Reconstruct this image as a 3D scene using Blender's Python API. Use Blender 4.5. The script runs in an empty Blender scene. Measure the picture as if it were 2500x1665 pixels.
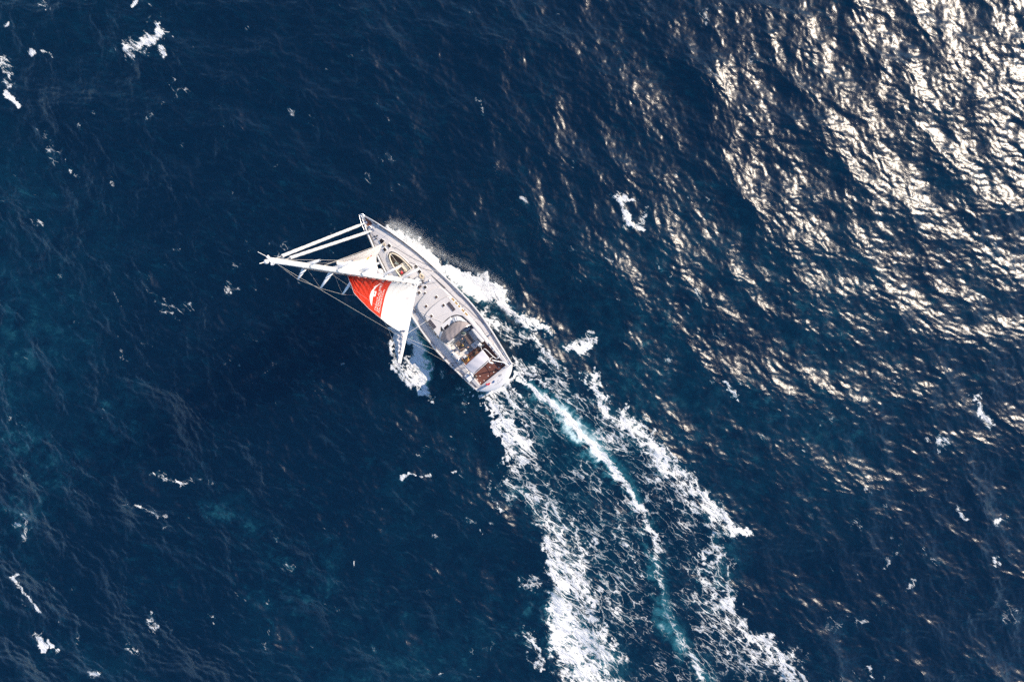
import bpy, bmesh, math, random
import numpy as np
from mathutils import Matrix, Vector

R = math.radians
random.seed(7)
rng = np.random.default_rng(11)
S = bpy.context.scene
C = S.collection

# ------------------------------------------------------------------ camera
CAM_H = 60.0                 # drone height over the water, m
F_PX = 1417.0                # focal length in pixels of the 2500 px wide photograph
cam = bpy.data.cameras.new('camera')
cam.sensor_width = 36.0
cam.sensor_fit = 'HORIZONTAL'
cam.lens = F_PX / 2500.0 * 36.0
cam.clip_end = 9000.0
cam_o = bpy.data.objects.new('camera', cam)
cam_o.location = (0, 0, CAM_H)
C.objects.link(cam_o)
S.camera = cam_o

# ------------------------------------------------------------------ light
SUN_EL = 30.0
SUN_AZ = 60.0                # degrees from +Y towards +X
world = bpy.data.worlds.new('World')
S.world = world
world.use_nodes = True
nt = world.node_tree
sky = nt.nodes.new('ShaderNodeTexSky')
sky.sky_type = 'NISHITA'
sky.sun_disc = False
sky.sun_elevation = R(SUN_EL)
sky.sun_rotation = R(SUN_AZ)
sky.air_density = 1.0
sky.dust_density = 0.0
sky.ozone_density = 4.0
nt.nodes['Background'].inputs[1].default_value = 0.135
nt.links.new(sky.outputs[0], nt.nodes['Background'].inputs[0])
sun = bpy.data.lights.new('sun', 'SUN')
sun.energy = 5.0
sun.angle = R(0.55)
sun.color = (1.0, 0.84, 0.66)
sun_o = bpy.data.objects.new('sun', sun)
sd = Vector((math.sin(R(SUN_AZ)) * math.cos(R(SUN_EL)), math.cos(R(SUN_AZ)) * math.cos(R(SUN_EL)), math.sin(R(SUN_EL))))
sun_o.rotation_euler = sd.to_track_quat('Z', 'Y').to_euler()
sun_o.location = sd * 200
C.objects.link(sun_o)
S.view_settings.view_transform = 'Standard'
S.view_settings.look = 'None'
S.view_settings.gamma = 1.0
S.view_settings.exposure = 0.78
S.view_settings.use_curve_mapping = False
S.cycles.use_denoising = False

# ------------------------------------------------------------------ materials
MATS = {}


def new_mat(name):
    m = bpy.data.materials.new(name)
    m.use_nodes = True
    MATS[name] = m
    return m, m.node_tree.nodes, m.node_tree.links


def pmat(name, col, rough=0.5, metal=0.0, var=0.06, scale=6.0, bump=0.0, bscale=60.0, spec=0.5, trans=0.0):
    """principled material with mottling, wear and fine relief"""
    m, N, L = new_mat(name)
    b = N['Principled BSDF']
    b.inputs['Roughness'].default_value = rough
    b.inputs['Metallic'].default_value = metal
    b.inputs['Specular IOR Level'].default_value = spec
    tc = N.new('ShaderNodeTexCoord')
    nz = N.new('ShaderNodeTexNoise')
    nz.inputs['Scale'].default_value = scale
    nz.inputs['Detail'].default_value = 6
    nz.inputs['Roughness'].default_value = 0.65
    L.new(tc.outputs['Object'], nz.inputs['Vector'])
    rp = N.new('ShaderNodeValToRGB')
    rp.color_ramp.elements[0].position = 0.3
    rp.color_ramp.elements[1].position = 0.7
    rp.color_ramp.elements[0].color = tuple(max(0, c * (1 - var * 1.6)) for c in col) + (1,)
    rp.color_ramp.elements[1].color = tuple(min(1, c * (1 + var)) for c in col) + (1,)
    L.new(nz.outputs['Fac'], rp.inputs['Fac'])
    L.new(rp.outputs['Color'], b.inputs['Base Color'])
    if bump > 0:
        n2 = N.new('ShaderNodeTexNoise')
        n2.inputs['Scale'].default_value = bscale
        n2.inputs['Detail'].default_value = 3
        L.new(tc.outputs['Object'], n2.inputs['Vector'])
        bp = N.new('ShaderNodeBump')
        bp.inputs['Strength'].default_value = bump
        bp.inputs['Distance'].default_value = 0.01
        L.new(n2.outputs['Fac'], bp.inputs['Height'])
        L.new(bp.outputs['Normal'], b.inputs['Normal'])
    return m


def cloth_mat(name, col, seam=True, transl=0.25):
    """sailcloth: woven, a little translucent, panel seams and creases"""
    m, N, L = new_mat(name)
    b = N['Principled BSDF']
    b.inputs['Roughness'].default_value = 0.55
    b.inputs['Specular IOR Level'].default_value = 0.25
    uv = N.new('ShaderNodeUVMap')
    mp = N.new('ShaderNodeMapping')
    mp.inputs['Scale'].default_value = (1.0, 9.0, 1.0)
    L.new(uv.outputs['UV'], mp.inputs['Vector'])
    nz = N.new('ShaderNodeTexNoise')
    nz.inputs['Scale'].default_value = 5.0
    nz.inputs['Detail'].default_value = 5
    L.new(mp.outputs['Vector'], nz.inputs['Vector'])
    rp = N.new('ShaderNodeValToRGB')
    rp.color_ramp.elements[0].position = 0.3
    rp.color_ramp.elements[1].position = 0.65
    rp.color_ramp.elements[0].color = tuple(c * 0.90 for c in col) + (1,)
    rp.color_ramp.elements[1].color = tuple(col) + (1,)
    L.new(nz.outputs['Fac'], rp.inputs['Fac'])
    L.new(rp.outputs['Color'], b.inputs['Base Color'])
    bp = N.new('ShaderNodeBump')
    bp.inputs['Strength'].default_value = 0.35
    bp.inputs['Distance'].default_value = 0.012
    L.new(nz.outputs['Fac'], bp.inputs['Height'])
    L.new(bp.outputs['Normal'], b.inputs['Normal'])
    tr = N.new('ShaderNodeBsdfTranslucent')
    L.new(rp.outputs['Color'], tr.inputs['Color'])
    mx = N.new('ShaderNodeMixShader')
    mx.inputs[0].default_value = transl
    L.new(b.outputs[0], mx.inputs[1])
    L.new(tr.outputs[0], mx.inputs[2])
    L.new(mx.outputs[0], N['Material Output'].inputs['Surface'])
    return m


pmat('gelcoat', (0.65, 0.645, 0.64), 0.22, var=0.03, scale=2.0)
pmat('deck_paint', (0.53, 0.512, 0.505), 0.55, var=0.05, scale=1.2)
pmat('deck_cream', (0.57, 0.55, 0.54), 0.5, var=0.05, scale=1.6)
pmat('cockpit_grey', (0.36, 0.40, 0.45), 0.6, var=0.08, scale=3)
pmat('cushion', (0.66, 0.645, 0.62), 0.75, var=0.05, scale=5, bump=0.3, bscale=25)
pmat('white_metal', (0.80, 0.79, 0.77), 0.3, var=0.04, scale=3)
pmat('steel', (0.62, 0.62, 0.63), 0.25, metal=1.0, var=0.08, scale=12)
pmat('rope_cream', (0.66, 0.56, 0.42), 0.85, var=0.2, scale=30, bump=0.5, bscale=120)
pmat('rope_dark', (0.06, 0.06, 0.075), 0.8, var=0.2, scale=30)
pmat('rope_white', (0.70, 0.68, 0.64), 0.8, var=0.12, scale=30)
pmat('wire', (0.60, 0.57, 0.52), 0.45, metal=0.2, var=0.08, scale=5)
pmat('smoked', (0.018, 0.014, 0.014), 0.12, var=0.25, scale=4)
pmat('smoked_brown', (0.075, 0.055, 0.045), 0.2, var=0.2, scale=4)
pmat('amber_glass', (0.22, 0.14, 0.05), 0.12, var=0.3, scale=6)
pmat('black_rubber', (0.022, 0.021, 0.022), 0.55, var=0.2, scale=10)
pmat('hood_cloth', (0.27, 0.235, 0.23), 0.85, var=0.10, scale=4, bump=0.35, bscale=40)
pmat('awning_cloth', (0.55, 0.535, 0.56), 0.7, var=0.03, scale=2, bump=0.15, bscale=40)
pmat('clear_plastic', (0.55, 0.56, 0.58), 0.25, var=0.2, scale=7)
pmat('red_plastic', (0.62, 0.02, 0.03), 0.4, var=0.1, scale=8)
pmat('red_flag', (0.68, 0.010, 0.035), 0.7, var=0.1, scale=8)
pmat('blue_paint', (0.02, 0.08, 0.24), 0.4, var=0.1, scale=8)
pmat('grey_paint', (0.32, 0.32, 0.35), 0.5, var=0.1, scale=8)
pmat('ink_grey', (0.42, 0.41, 0.45), 0.5, var=0.1, scale=8)
pmat('ink_dark', (0.05, 0.05, 0.06), 0.5, var=0.1, scale=8)
pmat('ink_yellow', (0.75, 0.42, 0.05), 0.5, var=0.1, scale=8)
pmat('ink_red', (0.6, 0.03, 0.03), 0.5, var=0.1, scale=8)
pmat('skin', (0.50, 0.29, 0.20), 0.55, var=0.06, scale=20)
pmat('hair_brown', (0.075, 0.035, 0.018), 0.6, var=0.3, scale=60)
pmat('hair_dark', (0.022, 0.014, 0.010), 0.6, var=0.3, scale=60)
pmat('coat_black', (0.018, 0.018, 0.022), 0.7, var=0.2, scale=15)
pmat('coat_ochre', (0.50, 0.25, 0.05), 0.75, var=0.15, scale=15)
pmat('coat_yellow', (0.70, 0.47, 0.06), 0.7, var=0.12, scale=15)
pmat('coat_brown', (0.11, 0.05, 0.03), 0.75, var=0.15, scale=15)
pmat('trousers_dark', (0.03, 0.032, 0.045), 0.8, var=0.15, scale=15)
pmat('canvas_green', (0.10, 0.14, 0.13), 0.8, var=0.25, scale=9)
pmat('dinghy_hypalon', (0.70, 0.62, 0.48), 0.55, var=0.06, scale=4)
pmat('dinghy_floor', (0.34, 0.31, 0.28), 0.6, var=0.15, scale=4)
pmat('dinghy_dark', (0.050, 0.036, 0.028), 0.7, var=0.25, scale=5)
pmat('print_white', (0.82, 0.80, 0.77), 0.6, var=0.03, scale=5)
cloth_mat('sail_white', (0.86, 0.84, 0.81), transl=0.18)
cloth_mat('sail_red', (0.72, 0.046, 0.016), transl=0.28)
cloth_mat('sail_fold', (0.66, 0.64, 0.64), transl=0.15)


def teak_mat(name, base, axis_scale):
    m, N, L = new_mat(name)
    b = N['Principled BSDF']
    b.inputs['Roughness'].default_value = 0.62
    tc = N.new('ShaderNodeTexCoord')
    mp = N.new('ShaderNodeMapping')
    mp.inputs['Scale'].default_value = axis_scale
    L.new(tc.outputs['Object'], mp.inputs['Vector'])
    nz = N.new('ShaderNodeTexNoise')
    nz.inputs['Scale'].default_value = 3.0
    nz.inputs['Detail'].default_value = 8
    nz.inputs['Roughness'].default_value = 0.7
    L.new(mp.outputs['Vector'], nz.inputs['Vector'])
    n2 = N.new('ShaderNodeTexNoise')
    n2.inputs['Scale'].default_value = 0.9
    n2.inputs['Detail'].default_value = 5
    L.new(tc.outputs['Object'], n2.inputs['Vector'])
    add = N.new('ShaderNodeMath')
    add.operation = 'MULTIPLY'
    L.new(nz.outputs['Fac'], add.inputs[0])
    L.new(n2.outputs['Fac'], add.inputs[1])
    rp = N.new('ShaderNodeValToRGB')
    rp.color_ramp.elements[0].position = 0.12
    rp.color_ramp.elements[1].position = 0.42
    rp.color_ramp.elements[0].color = tuple(c * 0.62 for c in base) + (1,)
    rp.color_ramp.elements[1].color = tuple(min(1, c * 1.5) for c in base) + (1,)
    L.new(add.outputs[0], rp.inputs['Fac'])
    L.new(rp.outputs['Color'], b.inputs['Base Color'])
    return m


teak_mat('teak_red', (0.150, 0.058, 0.042), (0.8, 9, 1))
teak_mat('teak_grey', (0.155, 0.115, 0.10), (0.8, 9, 1))


def solar_mat():
    m, N, L = new_mat('solar_cell')
    b = N['Principled BSDF']
    b.inputs['Base Color'].default_value = (0.022, 0.019, 0.028, 1)
    b.inputs['Roughness'].default_value = 0.25
    return m


solar_mat()

# ------------------------------------------------------------------ mesh builder


class MB:
    def __init__(self):
        self.v = []
        self.f = []
        self.uv = None

    def add(self, vs, fs):
        o = len(self.v)
        self.v += [tuple(map(float, p)) for p in vs]
        self.f += [tuple(o + i for i in f) for f in fs]
        return self

    def box(self, c, s, rz=0.0, M=None):
        hx, hy, hz = s[0] / 2, s[1] / 2, s[2] / 2
        vs = [Vector((x, y, z)) for z in (-hz, hz) for y in (-hy, hy) for x in (-hx, hx)]
        m = Matrix.Translation(c) @ Matrix.Rotation(rz, 4, 'Z')
        if M is not None:
            m = M @ m
        return self.add([m @ p for p in vs], [(0, 2, 3, 1), (4, 5, 7, 6), (0, 1, 5, 4), (2, 6, 7, 3), (0, 4, 6, 2), (1, 3, 7, 5)])

    def prism(self, pts, z0, z1, inset=0.0):
        """closed prism over an outline; z0 / z1 numbers or functions of (x, y); top may be inset for a bevel"""
        n = len(pts)
        A = sum(pts[i][0] * pts[(i + 1) % n][1] - pts[(i + 1) % n][0] * pts[i][1] for i in range(n))
        if A < 0:
            pts = list(reversed(pts))
        f0 = z0 if callable(z0) else (lambda x, y: z0)
        f1 = z1 if callable(z1) else (lambda x, y: z1)
        if inset <= 0:
            vs = [(x, y, f0(x, y)) for x, y in pts] + [(x, y, f1(x, y)) for x, y in pts]
            fs = [tuple(reversed(range(n))), tuple(range(n, 2 * n))]
            fs += [(i, (i + 1) % n, n + (i + 1) % n, n + i) for i in range(n)]
            return self.add(vs, fs)
        ins = inset_poly(pts, inset)
        vs = [(x, y, f0(x, y)) for x, y in pts] + [(x, y, f1(x, y) - inset * 0.8) for x, y in pts] + [(x, y, f1(x, y)) for x, y in ins]
        fs = [tuple(reversed(range(n))), tuple(range(2 * n, 3 * n))]
        for k in (0, n):
            fs += [(k + i, k + (i + 1) % n, k + n + (i + 1) % n, k + n + i) for i in range(n)]
        return self.add(vs, fs)

    def tube(self, pts, r, n=8, caps=True):
        pts = [Vector(p) for p in pts]
        rs = r if isinstance(r, (list, tuple)) else [r] * len(pts)
        rings = []
        up = Vector((0.13, 0.21, 0.97)).normalized()
        for i, p in enumerate(pts):
            d = (pts[min(i + 1, len(pts) - 1)] - pts[max(i - 1, 0)])
            if d.length < 1e-9:
                d = Vector((1, 0, 0))
            d.normalize()
            a = d.cross(up)
            if a.length < 1e-3:
                a = d.cross(Vector((1, 0, 0)))
            a.normalize()
            b = d.cross(a)
            rings.append([p + (a * math.cos(2 * math.pi * k / n) + b * math.sin(2 * math.pi * k / n)) * rs[i] for k in range(n)])
        vs = [q for ring in rings for q in ring]
        fs = []
        for i in range(len(pts) - 1):
            for k in range(n):
                k2 = (k + 1) % n
                fs.append((i * n + k, i * n + k2, (i + 1) * n + k2, (i + 1) * n + k))
        if caps:
            fs.append(tuple(reversed(range(n))))
            fs.append(tuple(range((len(pts) - 1) * n, len(pts) * n)))
        return self.add(vs, fs)

    def lathe(self, c, prof, n=16, M=None):
        """profile [(r, z)] turned about z at c"""
        m = Matrix.Translation(c)
        if M is not None:
            m = M @ m
        vs, fs = [], []
        for r, z in prof:
            for k in range(n):
                a = 2 * math.pi * k / n
                vs.append(m @ Vector((r * math.cos(a), r * math.sin(a), z)))
        for i in range(len(prof) - 1):
            for k in range(n):
                k2 = (k + 1) % n
                fs.append((i * n + k, i * n + k2, (i + 1) * n + k2, (i + 1) * n + k))
        fs.append(tuple(reversed(range(n))))
        fs.append(tuple(range((len(prof) - 1) * n, len(prof) * n)))
        return self.add(vs, fs)

    def grid(self, fn, nu, nv):
        vs = [fn(i / nu, j / nv) for j in range(nv + 1) for i in range(nu + 1)]
        fs = [(j * (nu + 1) + i, j * (nu + 1) + i + 1, (j + 1) * (nu + 1) + i + 1, (j + 1) * (nu + 1) + i) for j in range(nv) for i in range(nu)]
        self.uv = [(i / nu, j / nv) for j in range(nv + 1) for i in range(nu + 1)]
        return self.add(vs, fs)

    def build(self, name, mat, parent=None, smooth=False, bevel=0.0, thick=0.0):
        me = bpy.data.meshes.new(name)
        me.from_pydata(self.v, [], self.f)
        me.materials.append(MATS[mat])
        if smooth:
            me.polygons.foreach_set('use_smooth', [True] * len(me.polygons))
        if self.uv is not None and len(self.uv) == len(self.v):
            ul = me.uv_layers.new(name='UVMap')
            for l in me.loops:
                ul.data[l.index].uv = self.uv[l.vertex_index]
        me.update()
        o = bpy.data.objects.new(name, me)
        C.objects.link(o)
        if parent is not None:
            o.parent = parent
        if thick > 0:
            md = o.modifiers.new('thickness', 'SOLIDIFY')
            md.thickness = thick
            md.offset = 0
        if bevel > 0:
            md = o.modifiers.new('bevel', 'BEVEL')
            md.width = bevel
            md.segments = 2
            md.limit_method = 'ANGLE'
        return o


def inset_poly(pts, d):
    n = len(pts)
    out = []
    for i in range(n):
        p0, p1, p2 = Vector(pts[i - 1]), Vector(pts[i]), Vector(pts[(i + 1) % n])
        a = (p1 - p0).normalized()
        b = (p2 - p1).normalized()
        na, nb = Vector((-a.y, a.x)), Vector((-b.y, b.x))
        k = max(0.35, 1 + na.dot(nb))
        q = p1 + (na + nb) / k * d
        out.append((q.x, q.y))
    return out


def smooth_closed(pts, k=4):
    n = len(pts)
    out = []
    for i in range(n):
        p0, p1, p2, p3 = (np.array(pts[(i + j - 1) % n], float) for j in range(4))
        for s in range(k):
            t = s / k
            out.append(tuple(0.5 * ((2 * p1) + (p2 - p0) * t + (2 * p0 - 5 * p1 + 4 * p2 - p3) * t * t + (3 * p1 - p0 - 3 * p2 + p3) * t ** 3)))
    return out


def smooth_open(pts, k=6):
    P = [np.array(p, float) for p in pts]
    P = [2 * P[0] - P[1]] + P + [2 * P[-1] - P[-2]]
    out = []
    for i in range(1, len(P) - 2):
        p0, p1, p2, p3 = P[i - 1], P[i], P[i + 1], P[i + 2]
        for s in range(k):
            t = s / k
            out.append(tuple(0.5 * ((2 * p1) + (p2 - p0) * t + (2 * p0 - 5 * p1 + 4 * p2 - p3) * t * t + (3 * p1 - p0 - 3 * p2 + p3) * t ** 3)))
    out.append(tuple(P[-2]))
    return out


def tag(o, label, cat, group=None):
    o['label'] = label
    o['category'] = cat
    if group:
        o['group'] = group
    return o


# ------------------------------------------------------------------ sea
TILE, NT = 128.0, 1024
DX = TILE / NT


def field(power, kmin, kmax, seed, stretch=None):
    """periodic gaussian noise with a power law spectrum, unit variance"""
    r = np.random.default_rng(seed)
    k1 = np.fft.fftfreq(NT, DX) * 2 * np.pi
    kx, ky = np.meshgrid(k1, k1, indexing='xy')
    if stretch:
        a, s = stretch
        u = kx * math.cos(a) + ky * math.sin(a)
        v = -kx * math.sin(a) + ky * math.cos(a)
        k = np.hypot(u * s, v / s)
    else:
        k = np.hypot(kx, ky)
    A = np.where((k > kmin) & (k < kmax), np.maximum(k, 1e-6) ** (-power), 0)
    w = r.standard_normal((NT, NT)) + 1j * r.standard_normal((NT, NT))
    f = np.real(np.fft.ifft2(w * A))
    return (f - f.mean()) / f.std()


def ocean():
    r = np.random.default_rng(5)
    k1 = np.fft.fftfreq(NT, DX) * 2 * np.pi
    kx, ky = np.meshgrid(k1, k1, indexing='xy')
    k = np.hypot(kx, ky)
    k[0, 0] = 1e-6

    def comp(lp, wdir, spread, lo, hi, tail=4.0):
        kp = 2 * np.pi / lp
        c = (kx * math.cos(wdir) + ky * math.sin(wdir)) / k
        D = np.where(c > 0, np.abs(c) ** spread, 0.03 * np.abs(c) ** spread)
        P = k ** (-tail) * np.exp(-1.25 * (kp / k) ** 2) * D
        P = np.where((k > lo) & (k < hi), P, 0)
        w = r.standard_normal((NT, NT)) + 1j * r.standard_normal((NT, NT))
        h = np.fft.ifft2(w * np.sqrt(P))
        hk = np.fft.fft2(np.real(h))
        ms = np.sqrt(np.mean(np.real(np.fft.ifft2(1j * kx * hk)) ** 2 + np.real(np.fft.ifft2(1j * ky * hk)) ** 2))
        return hk / ms                          # unit rms slope
    wd = R(240)                                 # the wind blows the waves towards the lower left
    big = comp(16.0, wd, 2.5, 0.1, 2 * np.pi / 2.4) * 0.130           # wind sea
    big = big + comp(8.0, R(192), 1.5, 0.2, 2 * np.pi / 1.5) * 0.085  # crossing chop
    hk = big + comp(1.5, R(240), 3.5, 2 * np.pi / 3.0, 2 * np.pi / 0.30, 3.7) * 0.215   # long-crested ripples
    hk = hk + comp(1.2, R(195), 2.0, 2 * np.pi / 2.0, 2 * np.pi / 0.30, 3.7) * 0.10    # ripples across them
    h = np.real(np.fft.ifft2(hk))
    dxk = -1j * kx / k * big
    dyk = -1j * ky / k * big
    dx = np.real(np.fft.ifft2(dxk))
    dy = np.real(np.fft.ifft2(dyk))
    lam = 0.85
    jxx = 1 + lam * np.real(np.fft.ifft2(1j * kx * dxk)) * -1
    jyy = 1 + lam * np.real(np.fft.ifft2(1j * ky * dyk)) * -1
    return h, -lam * dx, -lam * dy, jxx * jyy


# pixel of the photograph -> place on the sea surface
def sea_xy(px, py):
    return ((px - 1250) * CAM_H / F_PX, -(py - 832.5) * CAM_H / F_PX)


PXM = CAM_H / F_PX                               # metres per photograph pixel on the water


def build_sea():
    h, dx, dy, jac = ocean()
    NXH, NYH = 480, 336                          # half counts of the fine patch: 120 m x 84 m
    def axis(nh, ext):
        a = list(range(-nh, nh + 1))
        pos = [i * DX for i in a]
        step, p, outer = DX, pos[-1], []
        while p < ext:
            step *= 1.16
            p += step
            outer.append(p)
        return np.array([-q for q in reversed(outer)] + pos + outer)
    xs, ys = axis(NXH, 4000), axis(NYH, 4000)
    X, Y = np.meshgrid(xs, ys, indexing='xy')
    ix = np.mod(np.round(X / DX).astype(np.int64), NT)
    iy = np.mod(np.round(Y / DX).astype(np.int64), NT)
    over = np.maximum(np.maximum(np.abs(X) - NXH * DX, np.abs(Y) - NYH * DX), 0)
    fade = np.clip(1 - over / 25.0, 0, 1)
    samp = lambda f: f[iy, ix]
    Z = samp(h) * fade
    PX_ = X + samp(dx) * fade
    PY_ = Y + samp(dy) * fade

    # ---- foam density and aerated water, laid out on the water where the wake and whitecaps are
    w1 = samp(field(1.7, 0.25, 40, 21))
    w2 = samp(field(1.7, 0.25, 40, 22))
    w3 = samp(field(1.3, 1.5, 60, 23))
    w4 = samp(field(1.3, 1.5, 60, 24))
    foam = np.zeros_like(X)
    aer = np.zeros_like(X)
    lift = np.zeros_like(X)
    smooth = lambda t: np.clip(t, 0, 1) ** 2 * (3 - 2 * np.clip(t, 0, 1))

    def dist_param(pts, rag):
        WX = X + rag * (0.75 * w1 + 0.35 * w3)
        WY = Y + rag * (0.75 * w2 + 0.35 * w4)
        best = np.full(X.shape, 1e9)
        par = np.zeros_like(X)
        P = [sea_xy(*p[:2]) for p in pts]
        for i in range(len(P) - 1):
            (x0, y0), (x1, y1) = P[i], P[i + 1]
            ex, ey = x1 - x0, y1 - y0
            t = np.clip(((WX - x0) * ex + (WY - y0) * ey) / (ex * ex + ey * ey + 1e-9), 0, 1)
            d = np.hypot(WX - x0 - t * ex, WY - y0 - t * ey)
            wv = pts[i][2] + (pts[i + 1][2] - pts[i][2]) * t
            nd = d / (wv * PXM)
            m = nd < best
            best = np.where(m, nd, best)
            par = np.where(m, i + t, par)
        return best, par

    def stroke(pts, dens, rag=0.35, soft=0.75, target='foam', up=0.0):
        """pts: (px, py, half width px); dens: one value or one per point"""
        nonlocal foam, aer, lift
        nd, par = dist_param(pts, rag)
        if isinstance(dens, (list, tuple)):
            dv = np.interp(par, range(len(pts)), dens)
        else:
            dv = dens
        a = smooth((1 - nd) / soft) * dv * (1.12 if target == 'foam' else 1.0)
        if target == 'foam':
            foam = np.maximum(foam, a)
        else:
            aer = np.maximum(aer, a)
        if up:
            lift = np.maximum(lift, smooth((1 - nd) / 1.0) * up)

    # --- stern wake, left band
    stroke([(1190, 962, 8), (1212, 1000, 17), (1245, 1060, 32), (1272, 1110, 56), (1292, 1165, 84), (1325, 1230, 92), (1365, 1300, 98),
            (1395, 1360, 112), (1410, 1430, 128), (1425, 1500, 140), (1430, 1570, 160), (1435, 1640, 170), (1440, 1760, 180)],
           [1.0, 0.98, 0.90, 0.79, 0.73, 0.71, 0.70, 0.70, 0.73, 0.78, 0.79, 0.77, 0.74], rag=1.2, soft=0.7)
    # thin strands filling the whole wake
    stroke([(1215, 960, 30), (1300, 1040, 90), (1400, 1150, 150), (1480, 1260, 190), (1560, 1400, 220), (1640, 1560, 250), (1690, 1700, 270)], [0.62, 0.56, 0.52, 0.49, 0.48, 0.47, 0.47], rag=1.4, soft=0.8)
    stroke([(1390, 1500, 44), (1450, 1555, 84), (1430, 1640, 80)], 0.84, rag=0.9, soft=0.95)
    stroke([(1198, 972, 7), (1235, 1030, 14), (1275, 1080, 15), (1310, 1120, 10)], [1.05, 1.0, 0.9, 0.6], rag=0.3)
    stroke([(1200, 1150, 16), (1205, 1195, 10), (1230, 1230, 14)], 0.70, rag=0.5)
    stroke([(1240, 1190, 40), (1290, 1260, 40)], 0.52, rag=0.8, soft=0.9)
    stroke([(1295, 1400, 30), (1290, 1440, 24)], 0.55, rag=0.8)
    stroke([(1285, 1560, 20), (1290, 1640, 30)], 0.6, rag=0.8)
    # --- thin white jet right off the transom
    stroke([(1222, 950, 8), (1250, 985, 9), (1275, 1000, 6), (1300, 1010, 4)], [1.0, 1.0, 0.8, 0.5], rag=0.2)
    # --- centre jet, bright turquoise
    cj = [(1262, 925, 8), (1300, 955, 10), (1345, 990, 14), (1395, 1035, 20), (1440, 1080, 22), (1480, 1130, 20), (1515, 1180, 17), (1545, 1230, 16),
          (1575, 1290, 14), (1600, 1350, 16), (1612, 1410, 16), (1630, 1470, 18), (1660, 1550, 22), (1700, 1640, 26), (1730, 1720, 28)]
    cj = [(a, b, c * 1.25) for a, b, c in cj]
    stroke(cj, [1.15, 1.05, 1.0, 0.95, 0.95, 1.0, 1.0, 0.95, 0.86, 0.76, 0.74, 0.74, 0.76, 0.76, 0.74], rag=0.30, soft=1.0)
    stroke([(a, b, c * 1.35 + 6) for a, b, c in cj], [0.3, 0.5, 0.75, 0.9, 0.85, 0.6, 0.45, 0.32, 0.22, 0.2, 0.22, 0.26, 0.26, 0.26, 0.24], rag=0.5, soft=1.0, target='aer')
    stroke([(1255, 905, 6), (1290, 915, 8), (1330, 925, 6)], [0.85, 0.85, 0.4], rag=0.2)
    # --- water churned up right behind the transom, fanning into strands
    stroke([(1196, 958, 10), (1222, 952, 13), (1246, 930, 12), (1256, 908, 8)], 1.0, rag=0.35, soft=1.0)
    stroke([(1206, 962, 8), (1240, 1020, 12), (1300, 1090, 16)], [0.95, 0.8, 0.6], rag=0.4, soft=1.0)
    stroke([(1240, 940, 8), (1290, 990, 12), (1350, 1050, 18), (1420, 1130, 20)], [0.95, 0.8, 0.7, 0.55], rag=0.45, soft=1.0)
    stroke([(1254, 915, 8), (1310, 940, 14), (1390, 985, 20), (1460, 1040, 24)], [0.9, 0.76, 0.66, 0.56], rag=0.5, soft=1.0)
    # --- lace between the centre jet and the right band
    stroke([(1330, 930, 44), (1450, 1025, 64), (1540, 1120, 70), (1605, 1220, 80), (1650, 1320, 90), (1700, 1440, 100), (1770, 1560, 120), (1830, 1680, 130)], [0.58, 0.58, 0.58, 0.57, 0.56, 0.55, 0.54, 0.54], rag=1.1, soft=0.8)
    # --- lace between the jets
    stroke([(1290, 980, 22), (1370, 1070, 30), (1450, 1160, 30), (1500, 1240, 34), (1530, 1330, 40), (1560, 1430, 30)], [0.55, 0.50, 0.47, 0.48, 0.46, 0.44], rag=0.7, soft=1.0)
    stroke([(1470, 1180, 10), (1500, 1240, 12), (1520, 1300, 12), (1555, 1370, 12), (1600, 1440, 12)], 0.62, rag=0.45, soft=1.0)
    stroke([(1340, 930, 40), (1410, 990, 46), (1470, 1040, 40)], 0.44, rag=0.7, soft=1.0)
    # --- right band
    stroke([(1425, 870, 26), (1440, 930, 34), (1475, 980, 44), (1530, 1040, 54), (1585, 1095, 64), (1630, 1160, 60), (1670, 1220, 58), (1705, 1290, 62),
            (1735, 1370, 60), (1765, 1440, 60), (1800, 1500, 56), (1840, 1560, 62), (1890, 1620, 74), (1930, 1680, 80)],
           [0.80, 0.82, 0.84, 0.88, 0.88, 0.85, 0.82, 0.80, 0.80, 0.75, 0.70, 0.70, 0.72, 0.72], rag=1.2, soft=0.9)
    stroke([(1500, 1010, 10), (1560, 1060, 16), (1610, 1130, 16), (1640, 1180, 12)], 0.78, rag=0.5, soft=1.0)
    stroke([(1690, 1215, 34), (1740, 1250, 52), (1790, 1290, 42), (1825, 1308, 18)], [0.88, 0.92, 0.92, 0.92], rag=0.6, soft=0.9)
    stroke([(1700, 1250, 22), (1770, 1300, 18), (1815, 1312, 10)], 0.86, rag=0.7, soft=1.0)
    stroke([(1740, 1360, 22), (1775, 1410, 22)], 0.8, rag=0.6, soft=1.0)
    stroke([(1640, 1010, 16), (1680, 1090, 14), (1700, 1170, 12)], 0.46, rag=0.7, soft=1.0)
    stroke([(2020, 1640, 70), (2150, 1660, 60)], 0.46, rag=1.0, soft=1.0)
    stroke([(1900, 1560, 40), (1990, 1640, 40)], 0.52, rag=0.9, soft=1.0)
    # --- starboard bow wave and its trail
    stroke([(938, 558, 14), (970, 566, 32), (1003, 584, 42), (1035, 608, 38), (1072, 634, 28)], [1.0, 1.3, 1.4, 1.3, 1.0], rag=0.5, soft=0.9, up=0.45)
    stroke([(1040, 636, 24), (1085, 655, 36), (1130, 675, 44), (1180, 694, 46), (1215, 716, 40), (1245, 750, 34), (1280, 784, 28), (1315, 800, 20), (1345, 802, 12)],
           [0.95, 1.0, 1.02, 1.02, 1.0, 0.95, 0.92, 0.92, 0.85], rag=0.6, soft=1.0, up=0.22)
    stroke([(1085, 646, 16), (1140, 662, 20), (1190, 680, 22), (1225, 708, 18)], 1.2, rag=0.45, soft=0.95)
    stroke([(1150, 730, 40), (1200, 770, 44), (1245, 810, 38)], 0.74, rag=0.8, soft=1.0)
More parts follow.
